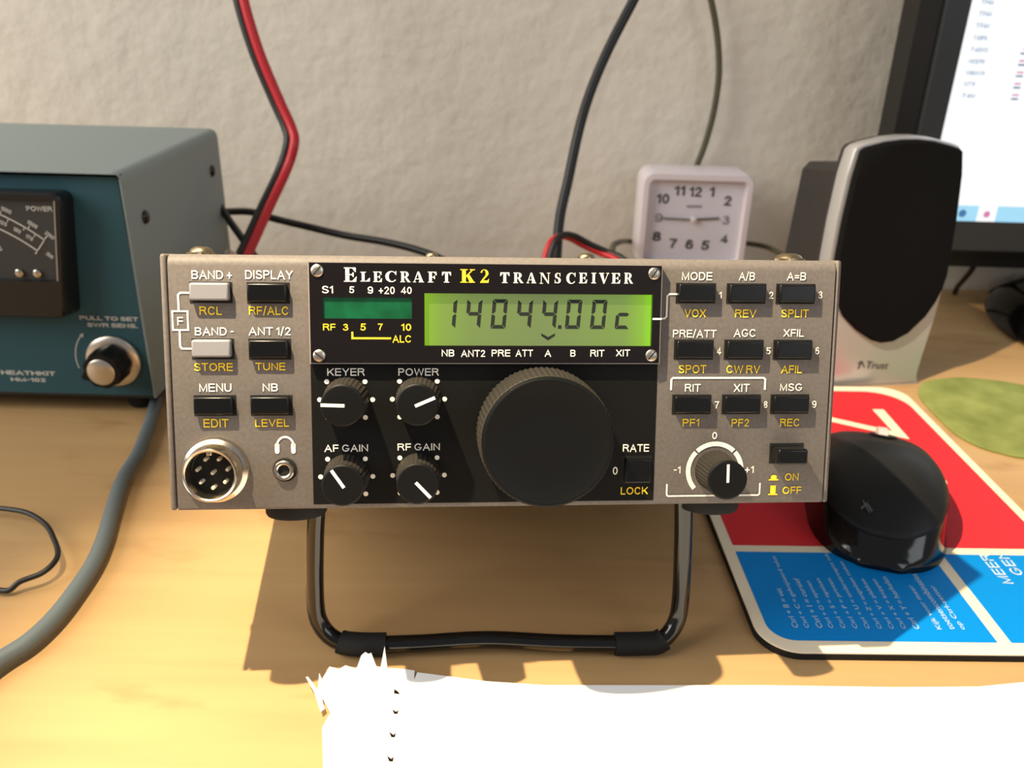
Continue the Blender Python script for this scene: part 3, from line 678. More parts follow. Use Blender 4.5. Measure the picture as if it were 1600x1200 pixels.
# ---- knobs
def knob(cx, cz, r0, r1, e, ribs, ang, plen, pw_=.95, rimr=None, label=None, depth=.28):
    n = ribs*2
    prof = [(r0*mm, 0.15*mm), (r0*mm, .6*mm), ((r0+(r1-r0)*.15)*mm, 1.0*mm), ((r0+(r1-r0)*.95)*mm, (e-1.3)*mm), (r1*mm, (e-1.0)*mm), (r1*.985*mm, (e-.35)*mm), (r1*.94*mm, e*mm)]
    d = depth*mm
    mb = MB(); mb.lathe(L(cx, cz), (0, -1, 0), prof, n, [d*.5, d, d, d, 0, 0, 0])
    k = mb.build('knob', M['knurl'], radio, smooth=25)
    if label: k['label'] = label
    mb = MB(); mb.lathe(L(cx, cz, e-.05), (0, -1, 0), [(r1*1.01*mm, -.75*mm), (r1*1.01*mm, -.2*mm), (r1*.95*mm, .1*mm), (r1*.9*mm, .14*mm)], 48)
    mb.build('knob_face', M['knob_face'], k)
    if plen:
        a = math.radians(ang); x1, z1 = cx + math.cos(a)*plen, cz + math.sin(a)*plen
        x0, z0 = cx - math.cos(a)*.3, cz - math.sin(a)*.3
        mb = MB()
        for q in line2d([(x0, z0), (x1, z1)], pw_): mb.poly([L(x, z, e+.2) for x, z in q])
        mb.build('pointer_line', M['white_ink'], k, smooth=0)
    return k
knob(51.2, 32.8, 6.7, 5.9, 11.0, 30, 178, 5.4, label='knob under KEYER')
knob(72.1, 32.9, 6.7, 5.9, 11.0, 30, 23, 4.9, label='knob under POWER')
knob(51.0, 9.95, 6.7, 5.9, 11.0, 30, 124, 5.0, label='knob under AF GAIN')
knob(72.0, 10.15, 6.7, 5.9, 11.0, 30, -47, 5.0, label='knob under RF GAIN')
knob(161.65, 10.65, 6.2, 5.8, 12.2, 34, 91, 4.4, .8, label='small offset tuning knob at lower right')
# main tuning knob
mb = MB(); n = 150; cx, cz = 108.2, 23.4
d = .34*mm
mb.lathe(L(cx, cz), (0, -1, 0), [(19.1*mm, .8*mm), (19.3*mm, 1.3*mm), (19.2*mm, 11.5*mm), (18.8*mm, 17.0*mm), (18.3*mm, 17.4*mm), (17.0*mm, 17.4*mm)],
         n, [d, d, d, d, 0, 0])
big = mb.build('tuning_knob', M['knurl'], radio, smooth=25)
big['label'] = 'large black knurled tuning knob'
mb = MB()
mb.lathe(L(cx, cz), (0, -1, 0), [(18.4*mm, 17.2*mm), (18.35*mm, 18.4*mm), (18.0*mm, 19.0*mm), (17.5*mm, 19.2*mm), (16.9*mm, 19.1*mm), (16.6*mm, 18.95*mm), (8*mm, 18.9*mm), (.1*mm, 18.88*mm)], 96)
mb.build('knob_face', M['knob_face'], big)

# ---- microphone socket, headphone jack
mb = MB(); c = L(13.6, 12.35)
mb.lathe(c, (0, -1, 0), [(9.6*mm, 0), (9.6*mm, 1.3*mm), (9.2*mm, 1.9*mm), (8.3*mm, 2.4*mm), (7.75*mm, 3.2*mm), (7.75*mm, 7.6*mm), (7.4*mm, 8.0*mm), (6.9*mm, 7.8*mm), (6.7*mm, 7.2*mm), (6.6*mm, 1.2*mm)], 64)
mic = tag(mb.build('microphone_socket', M['nickel'], radio, smooth=50), 'round nickel microphone socket with eight pins')
mb = MB(); mb.lathe(c, (0, -1, 0), [(6.55*mm, 1.1*mm), (6.5*mm, 1.5*mm)], 48)
mb.build('insulator', M['slot'], mic)
for k in range(8):
    a = math.radians(90 + 26 + 360*(k-1)/7)
    px, pz = (13.6, 12.35) if k == 0 else (13.6 + 4.35*math.cos(a), 12.35 + 4.35*math.sin(a))
    mb = MB(); mb.lathe(L(px, pz), (0, -1, 0), [(.55*mm, 1.4*mm), (.55*mm, 4.6*mm), (.3*mm, 5.0*mm)], 12)
    mb.build('pin', M['pin'], mic)
mb = MB(); mb.box(12.7*mm, 14.3*mm, -7.2*mm, -1.5*mm, 18.0*mm, 19.1*mm); mb.build('key', M['nickel'], mic, bevel=.0003)
mb = MB(); mb.lathe(L(33.2, 12.1), (0, -1, 0), [(3.5*mm, .14*mm), (3.5*mm, .3*mm)], 40)
jk = mb.build('headphone_jack', M['slot'], radio)
mb = MB(); mb.lathe(L(33.0, 12.1), (0, -1, 0), [(2.95*mm, 0.1*mm), (2.95*mm, 1.1*mm), (2.6*mm, 1.5*mm), (2.1*mm, 1.5*mm), (1.7*mm, 1.2*mm), (1.65*mm, .4*mm)], 40)
mb.build('ring', M['nickel'], jk)
mb = MB(); mb.lathe(L(33.0, 12.1), (0, -1, 0), [(1.66*mm, .45*mm), (1.6*mm, .55*mm)], 24)
mb.build('hole', M['slot'], jk)

# ---- screws on the top and sides, feet, wire bail
def dome(c, axis, r, h):
    mb = MB(); mb.lathe(c, axis, [(r, 0), (r, h*.3), (r*.85, h*.7), (r*.45, h), (r*.1, h)], 20); return mb
for px, py, r, h, lab in ((9.3, 9, 3.4, 2.3, 1), (76.0, 9, 1.9, 1.3, 0), (122.3, 9, 2.6, 1.6, 0), (185.0, 9, 4.2, 2.2, 1)):
    mb = dome((px*mm, py*mm, H_*mm), (0, 0, 1), r*mm, h*mm)
    if lab:     # toothed washer under the two corner screws
        mb.lathe((px*mm, py*mm, H_*mm), (0, 0, 1), [((r+.8)*mm, 0), ((r+.8)*mm, .6*mm)], 24, [.5*mm, .5*mm])
    mb.build('top_screw', M['brass_dark'], radio)
for sx in (0, W_):
    ax = (-1, 0, 0) if sx == 0 else (1, 0, 0)
    for py, pz in ((18, 8), (18, 66), (185, 8), (185, 66)):
        dome((sx*mm, py*mm, pz*mm), ax, 2.8*mm, 1.6*mm).build('side_screw', M['nickel'], radio)
for px in (34.0, 164.3):
    mb = MB(); mb.lathe((px*mm, 13*mm, 0), (0, 0, -1), [(9.3*mm, 0), (9.3*mm, 3.8*mm), (8.9*mm, 4.6*mm), (7.5*mm, 5.0*mm)], 40)
    mb.build('foot', M['rubber'], radio)
for px in (30.0, 168.0):
    mb = MB(); mb.lathe((px*mm, 190*mm, 0), (0, 0, -1), [(8*mm, 0), (7.6*mm, 5.4*mm), (6.5*mm, 6*mm)], 32)
    mb.build('foot', M['rubber'], radio)
RM = Matrix([[RX[i], RY[i], RZ[i], RO[i]] for i in range(3)] + [[0, 0, 0, 1]]).inverted()
wpath = [(-.0600,.2325,.066),(-.0625,.2320,.045),(-.0640,.2312,.020),(-.0627,.2300,.0105),(-.0575,.2285,.0052),(-.0490,.2276,.0043),(-.030,.2288,.0043),(-.0065,.2303,.0054),
         (.02,.2305,.0047),(.0470,.2318,.0043),(.0540,.2330,.0052),(.0585,.2355,.0105),(.0595,.2372,.020),(.0577,.2370,.045),(.0555,.2365,.066)]
rp = [RM @ Vector(p) for p in wpath]
mb = MB(); mb.tube(rp, .003, 14, 8)
mb.build('bail', M['gloss_black'], radio)
allp = catmull(rp, 10)
def near(wx): return min(range(20, len(allp)-20), key=lambda i: abs((radio.matrix_world @ allp[i]).x - wx))
bpy.context.view_layer.update()
for xa, xb in ((-.0560, -.0395), (.0385, .0545)):
    seg = allp[near(xa):near(xb)+1]
    mb = MB(); mb.tube(seg, .0040, 16, 2)
    tag(mb.build('rubber_sleeve', M['rubber'], radio), 'matt black rubber sleeve on the bail')

# ================================================================ wattmeter at the left
WX1, WX0, WYF, WYB, WZ0, WZ1 = -0.1826, -0.370, 0.400, 0.535, 0.0115, 0.1262
watt = thing('wattmeter', 'grey-green metal wattmeter box with teal front and black meter, left of the radio', 'meter', (-0.2763, 0.467, 0.0))
t = 0.0013
cx0, cx1 = WX0, WX1
def wrap(y):
    r = .005; pts = [(cx0, WZ0)]
    pts += [(cx0 + r - r*math.cos(math.radians(a)), WZ1 - r + r*math.sin(math.radians(a))) for a in range(0, 91, 18)]
    pts += [(cx1 - r + r*math.sin(math.radians(a)), WZ1 - r + r*math.cos(math.radians(a))) for a in range(0, 91, 18)]
    pts += [(cx1, WZ0)]; return pts
o_ = wrap(0); ri = .005 - t
i_ = [(min(max(x, cx0 + t), cx1 - t), min(z, WZ1 - t)) for x, z in o_]
loop = o_ + list(reversed(i_))
mb = MB(); mb.prism([(x, WYF - .0030, z) for x, z in loop], (0, WYB - WYF + .0030, 0))
mb.build('case', M['case_green'], watt, bevel=.0004, smooth=40)
mb = MB(); mb.box(cx0+t, cx1-t, WYB-.002, WYB, WZ0, WZ1-t); mb.build('rear_panel', M['case_green'], watt, smooth=0)
mb = MB(); mb.box(cx0, cx1, WYF, WYB, WZ0-.0015, WZ0); mb.build('bottom_panel', M['bezel_dark'], watt, smooth=0)
mb = MB(); mb.box(cx0+t, cx1-t, WYF, WYF+.002, WZ0, WZ1-t)
wf = mb.build('front_panel', M['teal'], watt, smooth=0)
for y, z in ((.4164, .1011), (.518, .1042)):
    dome((cx1, y, z), (1, 0, 0), .0034, .002).build('case_screw', M['gloss_black'], watt)
for fx in (cx0 + .015, cx1 - .015):
    for fy in (.415, .52):
        mb = MB(); mb.lathe((fx, fy, WZ0-.001), (0, 0, -1), [(.0085, 0), (.008, .0085), (.007, WZ0-.001)], 28)
        mb.build('foot', M['rubber'], watt)
# meter movement: protruding black housing with a dark dial
mxc = -0.2763; mw0, mw1 = .0665, .0615; mzb, mzt = .0568, .1168
def mloop(y, ws, zb, zt, r=.004):
    P = []
    wt_, wb_ = ws      # wider at the top than at the foot
    for (x, z, a0) in ((mxc+wt_-r, zt-r, 0), (mxc-wt_+r, zt-r, 90), (mxc-wb_+r, zb+r, 180), (mxc+wb_-r, zb+r, 270)):
        P += [(x + r*math.cos(math.radians(a0+k*30)), y, z + r*math.sin(math.radians(a0+k*30))) for k in range(4)]
    return P
MYF = .388
mb = MB(); mb.rings([mloop(WYF, (.0686, .0620), .0562, .1172), mloop(MYF+.0012, (.0688, .0602), .0573, .1180), mloop(MYF, (.0680, .0594), .0582, .1172), mloop(MYF, (.0660, .0600), .0758, .1150, .001), mloop(MYF+.0022, (.0656, .0597), .0762, .1146, .001)], caps=(True, False))
mt = mb.build('meter_housing', M['meter_black'], watt, smooth=30)
mb = MB(); mb.poly([(mxc-.0597, MYF+.0021, .0762), (mxc+.0597, MYF+.0021, .0762), (mxc+.0656, MYF+.0021, .1146), (mxc-.0656, MYF+.0021, .1146)])
dial = mb.build('meter_dial', M['meter_dial'], mt, smooth=0)
MI = MB(); yd = MYF + .0018
def mk(x, z): return (x, yd, z)
AC = (mxc, .0400)     # arc centre
def arcpt(r, a): return (AC[0] + r*math.sin(math.radians(a)), AC[1] + r*math.cos(math.radians(a)))
R1 = math.hypot(-0.2194+.2763, .0979-.04); A1 = math.degrees(math.atan2(-0.2194+.2763, .0979-.04))
AC = (mxc, .0265)
R1 = .0895; A1 = 39.3; R2 = .0826
def arcstroke(r, a0, a1, w, n=40):
    p = [arcpt(r, a0 + (a1-a0)*k/n) for k in range(n+1)]
    for q in line2d(p, w): MI.poly([mk(*c) for c in q])
arcstroke(R1, -A1, A1, .0006); arcstroke(R2, -A1, A1, .0006)
for s in (-1, 1):
    for q in line2d([arcpt(R2-.0018, s*A1), arcpt(R1+.0022, s*A1)], .0005): MI.poly([mk(*c) for c in q])
for a in (25.5, 34.0, 17, 8, 0, -10, -20, -30):
    for q in line2d([arcpt(R1, a), arcpt(R1+.0016, a)], .0004): MI.poly([mk(*c) for c in q])
for a in (22.0, 28.0, 33.0, 36.4, 14, 6, -4, -15, -27):
    for q in line2d([arcpt(R1, a), arcpt(R1-.0016, a)], .0004): MI.poly([mk(*c) for c in q])
def rtext(s, r, a, h, asp=.62):
    cx_, cz_ = arcpt(r, a); ca, sa = math.cos(math.radians(a)), math.sin(math.radians(a)); w = h*asp*len(s)
    sans(MI, s, lambda u, v: mk(cx_ + (u-.5)*w*ca + (v-.5)*h*sa, cz_ - (u-.5)*w*sa + (v-.5)*h*ca), 1.25)
rtext('1000', R1+.0033, 26.8, .0019); rtext('1500', R1+.0033, 34.5, .0019); rtext('2000', R1+.0036, 39.8, .0018)
for s, a in (('100', 22.4), ('125', 27.0), ('150', 31.4), ('175', 35.4), ('75', 16.5), ('50', 8), ('25', -6)): rtext(s, R1-.0034, a, .0018)
rtext('200', R2+.0020, 43.0, .0018)
sans(MI, 'POWER', lambda u, v: mk(-.2250 + .0118*u, .1093 + .0022*v), 1.2)
sans(MI, 'WATTS', lambda u, v: mk(-.2520 + .0115*u, .0900 + .0021*v))
MI.build('dial_lettering', M['dial_ink'], dial, smooth=0)
mb = MB(); mb.prism([(mxc+.0598, MYF-.0004, .0765), (mxc+.0604, MYF-.0004, .0765), (mxc+.0662, MYF-.0004, .1146), (mxc+.0656, MYF-.0004, .1146)], (0, .001, 0))
mb.build('window_edge', M['plate_edge'], mt, smooth=0)
for x in (-.2345, -.2260):
    mb = MB(); mb.lathe((x, MYF+.002, .0795), (0, -1, 0), [(.0019, 0), (.0019, .0012), (.0012, .0016), (.0003, .0016)], 20)
    mb.build('movement_screw', M['nickel'], mt)
# lettering on the teal panel
WL = MB(); yf = WYF - .00015
for s, x0, x1, z0, z1 in (('PULL TO SET', -.2157, -.1868, .0526, .0546), ('SWR SENS.', -.2126, -.1876, .0490, .0510), ('HEATHKIT', -.2616, -.2341, .0215, .0237), ('HM-102', -.2574, -.2398, .0178, .0198)):
    sans(WL, s, lambda u, v: (x0 + (x1-x0)*u, yf, z0 + (z1-z0)*v), 1.45)
kc = (-.2022, .0311)
ap = [(kc[0] + .0195*math.cos(math.radians(a)), kc[1] + .0195*math.sin(math.radians(a))) for a in range(138, 196, 4)]
for q in line2d(ap, .0005): WL.poly([(x, yf, z) for x, z in q])
WL.poly([(x, yf, z) for x, z in ((ap[0][0]+.0012, ap[0][1]+.0012), (ap[0][0]-.0010, ap[0][1]+.0002), (ap[0][0]+.0006, ap[0][1]-.0012))])
WL.build('white_lettering', M['dial_ink'], wf, smooth=0)
# knob with aluminium skirt
mb = MB(); mb.lathe((kc[0], WYF, kc[1]), (0, -1, 0), [(.0138, .0003), (.0138, .0018), (.0132, .0024), (.0100, .0030)], 56)
sk = tag(mb.build('sensitivity_knob', M['alu'], watt, smooth=50), 'knob with silver skirt and cap')
prof = [(.0098, .0025), (.0095, .0135), (.0088, .0150)]
rings = []
for r, tt in prof:
    ring = []
    for i in range(48):
        a = 2*PI*i/48; rr = r
        da = abs((math.degrees(a) - 200 + 180) % 360 - 180)
        if da < 18: rr = r + .0022*(1 - da/18)        # blunt pointer nose
        rr += .0004*math.cos(9*a)
        ring.append((kc[0] + rr*math.cos(a), WYF - tt, kc[1] + rr*math.sin(a)))
    rings.append(ring)
mb = MB(); mb.rings(rings); mb.build('grip', M['knob_black'], sk, smooth=30)
mb = MB(); mb.lathe((kc[0], WYF, kc[1]), (0, -1, 0), [(.0068, .0149), (.0068, .0158), (.0062, .0162), (.0001, .0161)], 40)
mb.build('cap', M['alu'], sk, smooth=50)

# ================================================================ cables
def cable(name, pts, r, m, label, cat='cable', res=8):
    mb = MB(); mb.tube(pts, r, 12, res)
    return tag(mb.build(name, m, smooth=60), label, cat)
def shift(pts, d): return [tuple(Vector(p) + Vector(d)) for p in pts]
def settle(pts, zmin): return [(x, y, max(z, zmin)) for x, y, z in pts]

cable('grey_cable', GREY_CABLE, .0031, M['cable_grey'], 'thick grey cable curving across the desk left of the radio')
cable('looped_cord', [(x, y, z + .0006) for x, y, z in CORD], .00105, M['cable_black'], 'thin black cord lying in a loop at the left edge of the desk', 'cord')
tc_ = thing('twin_power_cord', 'red and black twin power cord rising in front of the wall behind the radio', 'cable', (-.15, .53, .06))
mb = MB(); mb.tube(REDBLACK, .0029, 12, 8); tag(mb.build('red_strand', M['cable_red'], tc_, smooth=60), 'red strand')
mb = MB(); mb.tube(shift(REDBLACK, (-.0046, .003, 0)), .0029, 12, 8); tag(mb.build('black_strand', M['cable_black'], tc_, smooth=60), 'black strand')
cable('black_cable', BLACKCAB, .0031, M['cable_black'], 'thick black cable rising from behind the radio beside the clock')
cable('olive_cable', OLIVE, .0022, M['cable_olive'], 'thin olive cable hanging down the wall behind the white clock')
lp = thing('power_lead', 'short looped red and black lead behind the radio, left of the clock', 'cable', (.04, .49, .05))
mb = MB(); mb.tube(LOOP, .0019, 12, 8); tag(mb.build('red_strand', M['cable_red'], lp, smooth=60), 'red strand')
mb = MB(); mb.tube(shift(LOOP, (.0030, .000, .0012)), .0019, 12, 8); tag(mb.build('black_strand', M['cable_black'], lp, smooth=60), 'black strand')
cable('thin_cable', THIN, .0019, M['cable_olive'], 'thin dark cable running behind the clock to the speaker')
cable('coaxial_cable', LEFTA, .0023, M['cable_black'], 'black cable sweeping from the wattmeter across behind the radio')
lb = thing('coaxial_cable', 'short black cable dropping steeply behind the wattmeter, crossing the red cord', 'cable', (-.17, .52, .05))
mb = MB(); mb.tube(LEFTB, .0023, 12, 8); mb.build('cable', M['cable_black'], lb, smooth=60)
pl = MB(); pl.lathe((-.1600, .452, .0640), (0, 1, .12), [(.0038, 0), (.0038, .006), (.0052, .007), (.0052, .015), (.0035, .017)], 24, [.0003]*5)
tag(pl.build('coaxial_plug', M['nickel'], smooth=30), 'nickel coaxial plug behind the top left edge of the radio', 'plug')
cable('monitor_cable', MONA, .0019, M['cable_black'], 'black cable dropping from under the monitor beside the speaker')
cable('monitor_cable', [MONB[0], MONB[1], MONB[2], MONB[3], (.3735, .648, .0)], .0017, M['cable_black'], 'black cable below the monitor near the right edge, close to the wall')

# ================================================================ alarm clock
clock = thing('alarm_clock', 'square white alarm clock behind the radio showing a quarter to three', 'clock', (.1258, .62, 0))
CY = .600; c0, c1, z0c, z1c = .0870, .1645, .0262, .0950
def rloop(x0, x1, z0, z1, r, y, n=6):
    P = []
    for (x, z, a0) in ((x1-r, z1-r, 0), (x0+r, z1-r, 90), (x0+r, z0+r, 180), (x1-r, z0+r, 270)):
        P += [(x + r*math.cos(math.radians(a0+90*k/n)), y, z + r*math.sin(math.radians(a0+90*k/n))) for k in range(n+1)]
    return P
mb = MB()
mb.rings([rloop(c0+.002, c1-.002, z0c+.002, z1c-.002, .006, CY+.036), rloop(c0, c1, z0c, z1c, .008, CY+.030), rloop(c0, c1, z0c, z1c, .008, CY+.002), rloop(c0+.001, c1-.001, z0c+.001, z1c-.001, .007, CY),
          rloop(c0+.0045, c1-.0045, z0c+.0045, z1c-.005, .004, CY), rloop(c0+.0055, c1-.0055, z0c+.0055, z1c-.006, .003, CY+.006)], caps=(True, True))
cs = mb.build('case', M['clock_white'], clock, smooth=40)
mb = MB(); mb.box(c0+.006, c1-.006, CY+.004, CY+.032, 0, z0c+.001)
mb.build('base', M['clock_white'], clock, bevel=.002)
mb = MB(); mb.poly(rloop(c0+.0056, c1-.0056, z0c+.0056, z1c-.0061, .003, CY+.0058)); dl = mb.build('dial', M['clock_dial'], clock, smooth=0)
CF = MB(); yc = CY + .0055
for s, x, z, h, w, q in (('12', .1252, .0811, .0066, .0082, 0), ('11', .1140, .0816, .0066, .0070, 0), ('10', .1028, .0757, .0066, .0082, 0), ('1', .1366, .0814, .0066, .0030, 0), ('2', .1484, .0754, .0066, .0048, 0),
                      ('9', .1010, .0620, .006, .0050, 1), ('3', .1490, .0617, .006, .0045, 1), ('8', .1009, .0486, .0066, .0058, 0), ('7', .1131, .0438, .0066, .0050, 0), ('6', .1248, .0434, .0066, .0052, 0), ('5', .1362, .0430, .0066, .0052, 0), ('4', .1493, .0481, .0060, .0046, 0)):
    nb = MB(); sans(nb, s, lambda u, v: (x + (u-.5)*w, yc, z + (v-.5)*h), 1.3); nb.build('numeral', M['clock_faint' if q else 'clock_ink'], dl, smooth=0)
for q in line2d([(.1207, .0707), (.1300, .0709)], .0016): CF.poly([(x, yc, z) for x, z in q])
CF.build('faint_print', M['clock_faint'], dl, smooth=0)
hc = (.1256, .0616)
for nm, e, w, y in (('minute_hand', (.1036, .0622), .0011, CY+.0040), ('hour_hand', (.1430, .0630), .0014, CY+.0046)):
    mb = MB()
    for q in line2d([hc, e], w): mb.prism([(x, y, z) for x, z in q], (0, .0004, 0))
    mb.build(nm, M['hand'], clock, smooth=0)
mb = MB(); mb.lathe((hc[0], CY+.005, hc[1]), (0, -1, 0), [(.0022, 0), (.0022, .0020), (.0012, .0026)], 24); mb.build('hand_hub', M['clock_white'], clock)

# ================================================================ loudspeaker
SM = Matrix.Translation((.2087, .4615, 0)) @ Matrix.Rotation(math.radians(10), 4, 'Z')
spk = thing('desktop_speaker', 'silver desktop loudspeaker with tall black grille standing beside the monitor', 'speaker', (.2087, .4615, 0), rot=SM, world_parts=False)
LEAN = .06
def sp_(x, y, z): return (x*mm, (y + LEAN*z)*mm, max(z, 0)*mm)       # the front leans back a little
rt = [(33.6, 0), (31.6, 3), (31.2, 6), (32.2, 16), (33.8, 28), (35.6, 42), (36.5, 55), (36.3, 77), (35.5, 98), (33.4, 122), (31.0, 135.0)]
topa = [(29.5, 136.6), (25.5, 138.0), (14, 140.6), (4, 141.6), (-4, 141.6), (-14, 140.6), (-25.5, 138.0), (-29.5, 136.6)]
so = rt + topa + [(-x, z) for x, z in reversed(rt)]
mb = MB(); mb.rings([[sp_(x*.985, 11, z*.99) for x, z in so], [sp_(x, 8, z) for x, z in so], [sp_(x, 1.2, z) for x, z in so], [sp_(x*.985, 0, 70+(z-70)*.993 if z > 1 else z) for x, z in so]])
sf = mb.build('front_frame', M['silver'], spk, smooth=40)
g = [(36.0, 66), (35.9, 78), (34.9, 98), (32.8, 122), (30.4, 134), (28.4, 135.6), (24, 136.9), (14, 139.2), (4, 140.2), (-5, 140.1), (-15, 138.9), (-26, 136.2), (-28.2, 134.6), (-30.6, 120), (-32.6, 98), (-33.4, 78), (-32.6, 66), (-29.5, 54.5), (-23.2, 44), (-13, 35), (-4, 29.5), (2.6, 27.6), (10, 28.2), (18.8, 33), (27.6, 42.5), (32.3, 51), (35, 59)]
gi = [(1 + (x-1)*.96, 84 + (z-84)*.975) for x, z in g]
mb = MB(); mb.rings([[sp_(x, 1, z) for x, z in g], [sp_(x, -2.2, z) for x, z in g], [sp_(x, -3.6, z) for x, z in gi]])
mb.build('grille', M['cloth'], spk, smooth=40)
mb = MB()
s1 = [(x*.99, z*.993) for x, z in so]
mb.rings([[sp_(x*.93, 18, 4 + z*.955) for x, z in s1], [sp_(x*.985, 14, z) for x, z in s1], [sp_(x*.985, 9, z) for x, z in s1]])
mb.build('rear_shell', M['spk_body'], spk, smooth=35)
def bl(k, zt): return [(25*k, 2), (34*k, 30), (34*k, 64), (31.5*k, zt-4), (28*k, zt), (-28*k, zt), (-31.5*k, zt-4), (-34*k, 64), (-34*k, 30), (-25*k, 2)]
mb = MB(); mb.rings([[(x*mm, .062, z*mm) for x, z in bl(.97, 118.5)], [(x*mm, .058, z*mm) for x, z in bl(1, 120)], [(x*mm, .020, z*mm) for x, z in bl(1.0, 125)]])
mb.build('cabinet', M['spk_body'], spk, bevel=.0015, smooth=35)
mb = MB(); mb.box(-.0315, .0315, 0, .055, 0, .002); mb.build('base', M['spk_body'], spk, bevel=.0012)
SL = MB()
text(SL, 'Trust', lambda u, v: ((-3.4 + 14.2*u + .8*v)*mm, .0004, (11.4 + 4.4*v - 1.0*u)*mm))
for q in line2d([(-7.6, 11.6), (-6.2, 16.0), (-4.2, 12.6)], .8) + line2d([(-8.0, 14.6), (-6.2, 16.0)], .7): SL.poly([(x*mm, .0004, z*mm) for x, z in q])
SL.build('logo', M['logo_ink'], sf, smooth=0)

# ================================================================ monitor
MY = .580
mon = thing('monitor', 'black widescreen computer monitor at the top right showing a white page', 'monitor', (.50, MY, 0))
mx0, mz0, mx1, mz1 = .2605, .0505, .775, .372
sx0, sz0 = .2755, .0715
mb = MB()
def mrect(a, y): return [(mx0+a, y, mz0+a), (mx1-a, y, mz0+a), (mx1-a, y, mz1-a), (mx0+a, y, mz1-a)]
srect = lambda y: [(sx0, y, sz0), (mx1-.015, y, sz0), (mx1-.015, y, mz1-.015), (sx0, y, mz1-.015)]
mb.rings([mrect(0, MY+.012), mrect(0, MY+.002), mrect(.001, MY), [(p[0], MY, p[2]) for p in srect(0)], srect(MY+.0012)], caps=(False, False))
mb.build('bezel', M['bezel'], mon, smooth=0)
mb = MB(); mb.rings([mrect(-.0145, MY+.030), mrect(-.0130, MY+.008), mrect(-.001, MY+.004)]); mb.build('back_shell', M['bezel_dark'], mon, smooth=0)
mb = MB(); mb.poly(srect(MY+.001)); scr = mb.build('screen', M['screen'], mon, smooth=0)
ys = MY + .0006
mb = MB(); mb.poly([(sx0, ys, sz0), (mx1-.015, ys, sz0), (mx1-.015, ys, sz0+.0105), (sx0, ys, sz0+.0105)]); tb = mb.build('taskbar', M['taskbar'], scr, smooth=0)
mb = MB(); mb.poly([(.3117, ys-.0002, sz0), (.3245, ys-.0002, sz0), (.3245, ys-.0002, sz0+.0105), (.3117, ys-.0002, sz0+.0105)]); mb.build('taskbar_button', M['screen'], tb, smooth=0)
mb = MB(); mb.poly([(.3015 + .0026*math.cos(k*PI/10), ys-.0004, sz0+.0052 + .0026*math.sin(k*PI/10)) for k in range(20)]); mb.build('taskbar_icon', M['scr_blue'], tb, smooth=0)
mb = MB(); mb.poly([(.3180 + .0022*math.cos(k*PI/10), ys-.0004, sz0+.0050 + .0022*math.sin(k*PI/10)) for k in range(20)]); mb.build('taskbar_icon', M['scr_pink'], tb, smooth=0)
SB = MB(); SP = MB(); SS = MB()
for s_, a_, b_, c_, d_ in [('T F4M', 0.2819, 0.2891, 0.2058, 0.2083), ('T F4M', 0.282, 0.2895, 0.1992, 0.2017), ('T F4M', 0.282, 0.2897, 0.1924, 0.1949), ('T X5PS', 0.2819, 0.2903, 0.1854, 0.1877), ('T A5WC', 0.2821, 0.2929, 0.1785, 0.1809), ('W5 E P5', 0.2823, 0.2921, 0.1716, 0.174), ('W9AN 1 X', 0.2825, 0.2939, 0.1648, 0.1672), ('U 7 X', 0.283, 0.2894, 0.1583, 0.1606), ('7 4M', 0.2834, 0.291, 0.1511, 0.1535)]:
    sans(SB, s_, lambda u, v: (a_ + (b_-a_)*u, ys, c_ + (d_-c_)*v), 1.2)
for m_, T_ in ((SP, [(0.3146, 0.3186, 0.1807), (0.3138, 0.3178, 0.1738), (0.3143, 0.3183, 0.167), (0.3144, 0.3185, 0.1602), (0.3149, 0.319, 0.1534)]), (SS, [(0.3134, 0.3178, 0.1782), (0.3137, 0.3182, 0.1715), (0.3141, 0.3185, 0.1648), (0.3144, 0.3188, 0.1579), (0.3147, 0.3192, 0.151)])):
    for a_, b_, c_ in T_: m_.poly([(a_, ys, c_-.0005), (b_, ys, c_-.0005), (b_, ys, c_+.0005), (a_, ys, c_+.0005)])

SB.build('screen_text', M['scr_blue'], scr, smooth=0); SP.build('pink_underline', M['scr_pink'], scr, smooth=0); SS.build('slate_underline', M['scr_slate'], scr, smooth=0)
mb = MB(); mb.box(.49, .56, MY+.031, MY+.058, .02, .24); mb.build('stand_neck', M['bezel_dark'], mon, bevel=.004)
mb = MB(); mb.lathe((.4560, .555, 0), (0, 0, 1), [(.118, 0), (.120, .003), (.117, .009), (.105, .016), (.06, .021), (.001, .022)], 72); mb.build('stand_foot', M['gloss_black'], mon, smooth=50)

# ================================================================ mouse mat
MM_ = Matrix.Translation((.0886, .2302, 0)) @ Matrix.Rotation(math.radians(1.3), 4, 'Z')
mmat = thing('mouse_mat', 'red and blue printed mouse mat with cream border under the black mouse', 'mouse mat', (.0886, .2302, 0), rot=MM_, world_parts=False)
MW, MH = .1415, .2215
def rr(x0, y0, x1, y1, r, z, n=10):
    P = []
    rs = r if isinstance(r, tuple) else (r,)*4     # order: tr, tl, bl, br
    for (x, y, a0, q) in ((x1, y1, 0, rs[0]), (x0, y1, 90, rs[1]), (x0, y0, 180, rs[2]), (x1, y0, 270, rs[3])):
        sx = -1 if x == x1 else 1; sy = -1 if y == y1 else 1
        P += [(x + sx*q + q*math.cos(math.radians(a0+90*k/n)), y + sy*q + q*math.sin(math.radians(a0+90*k/n)), z) for k in range(n+1)]
    return P
mb = MB(); mb.prism(rr(0, 0, MW, MH, .014, 0), (0, 0, .0023)); mb.build('rubber_base', M['rubber'], mmat)
mb = MB(); mb.prism(rr(.0003, .0003, MW-.0003, MH-.0003, .014, .0023), (0, 0, .0007)); mt_ = mb.build('printed_top', M['mat_white'], mmat, bevel=.0002)
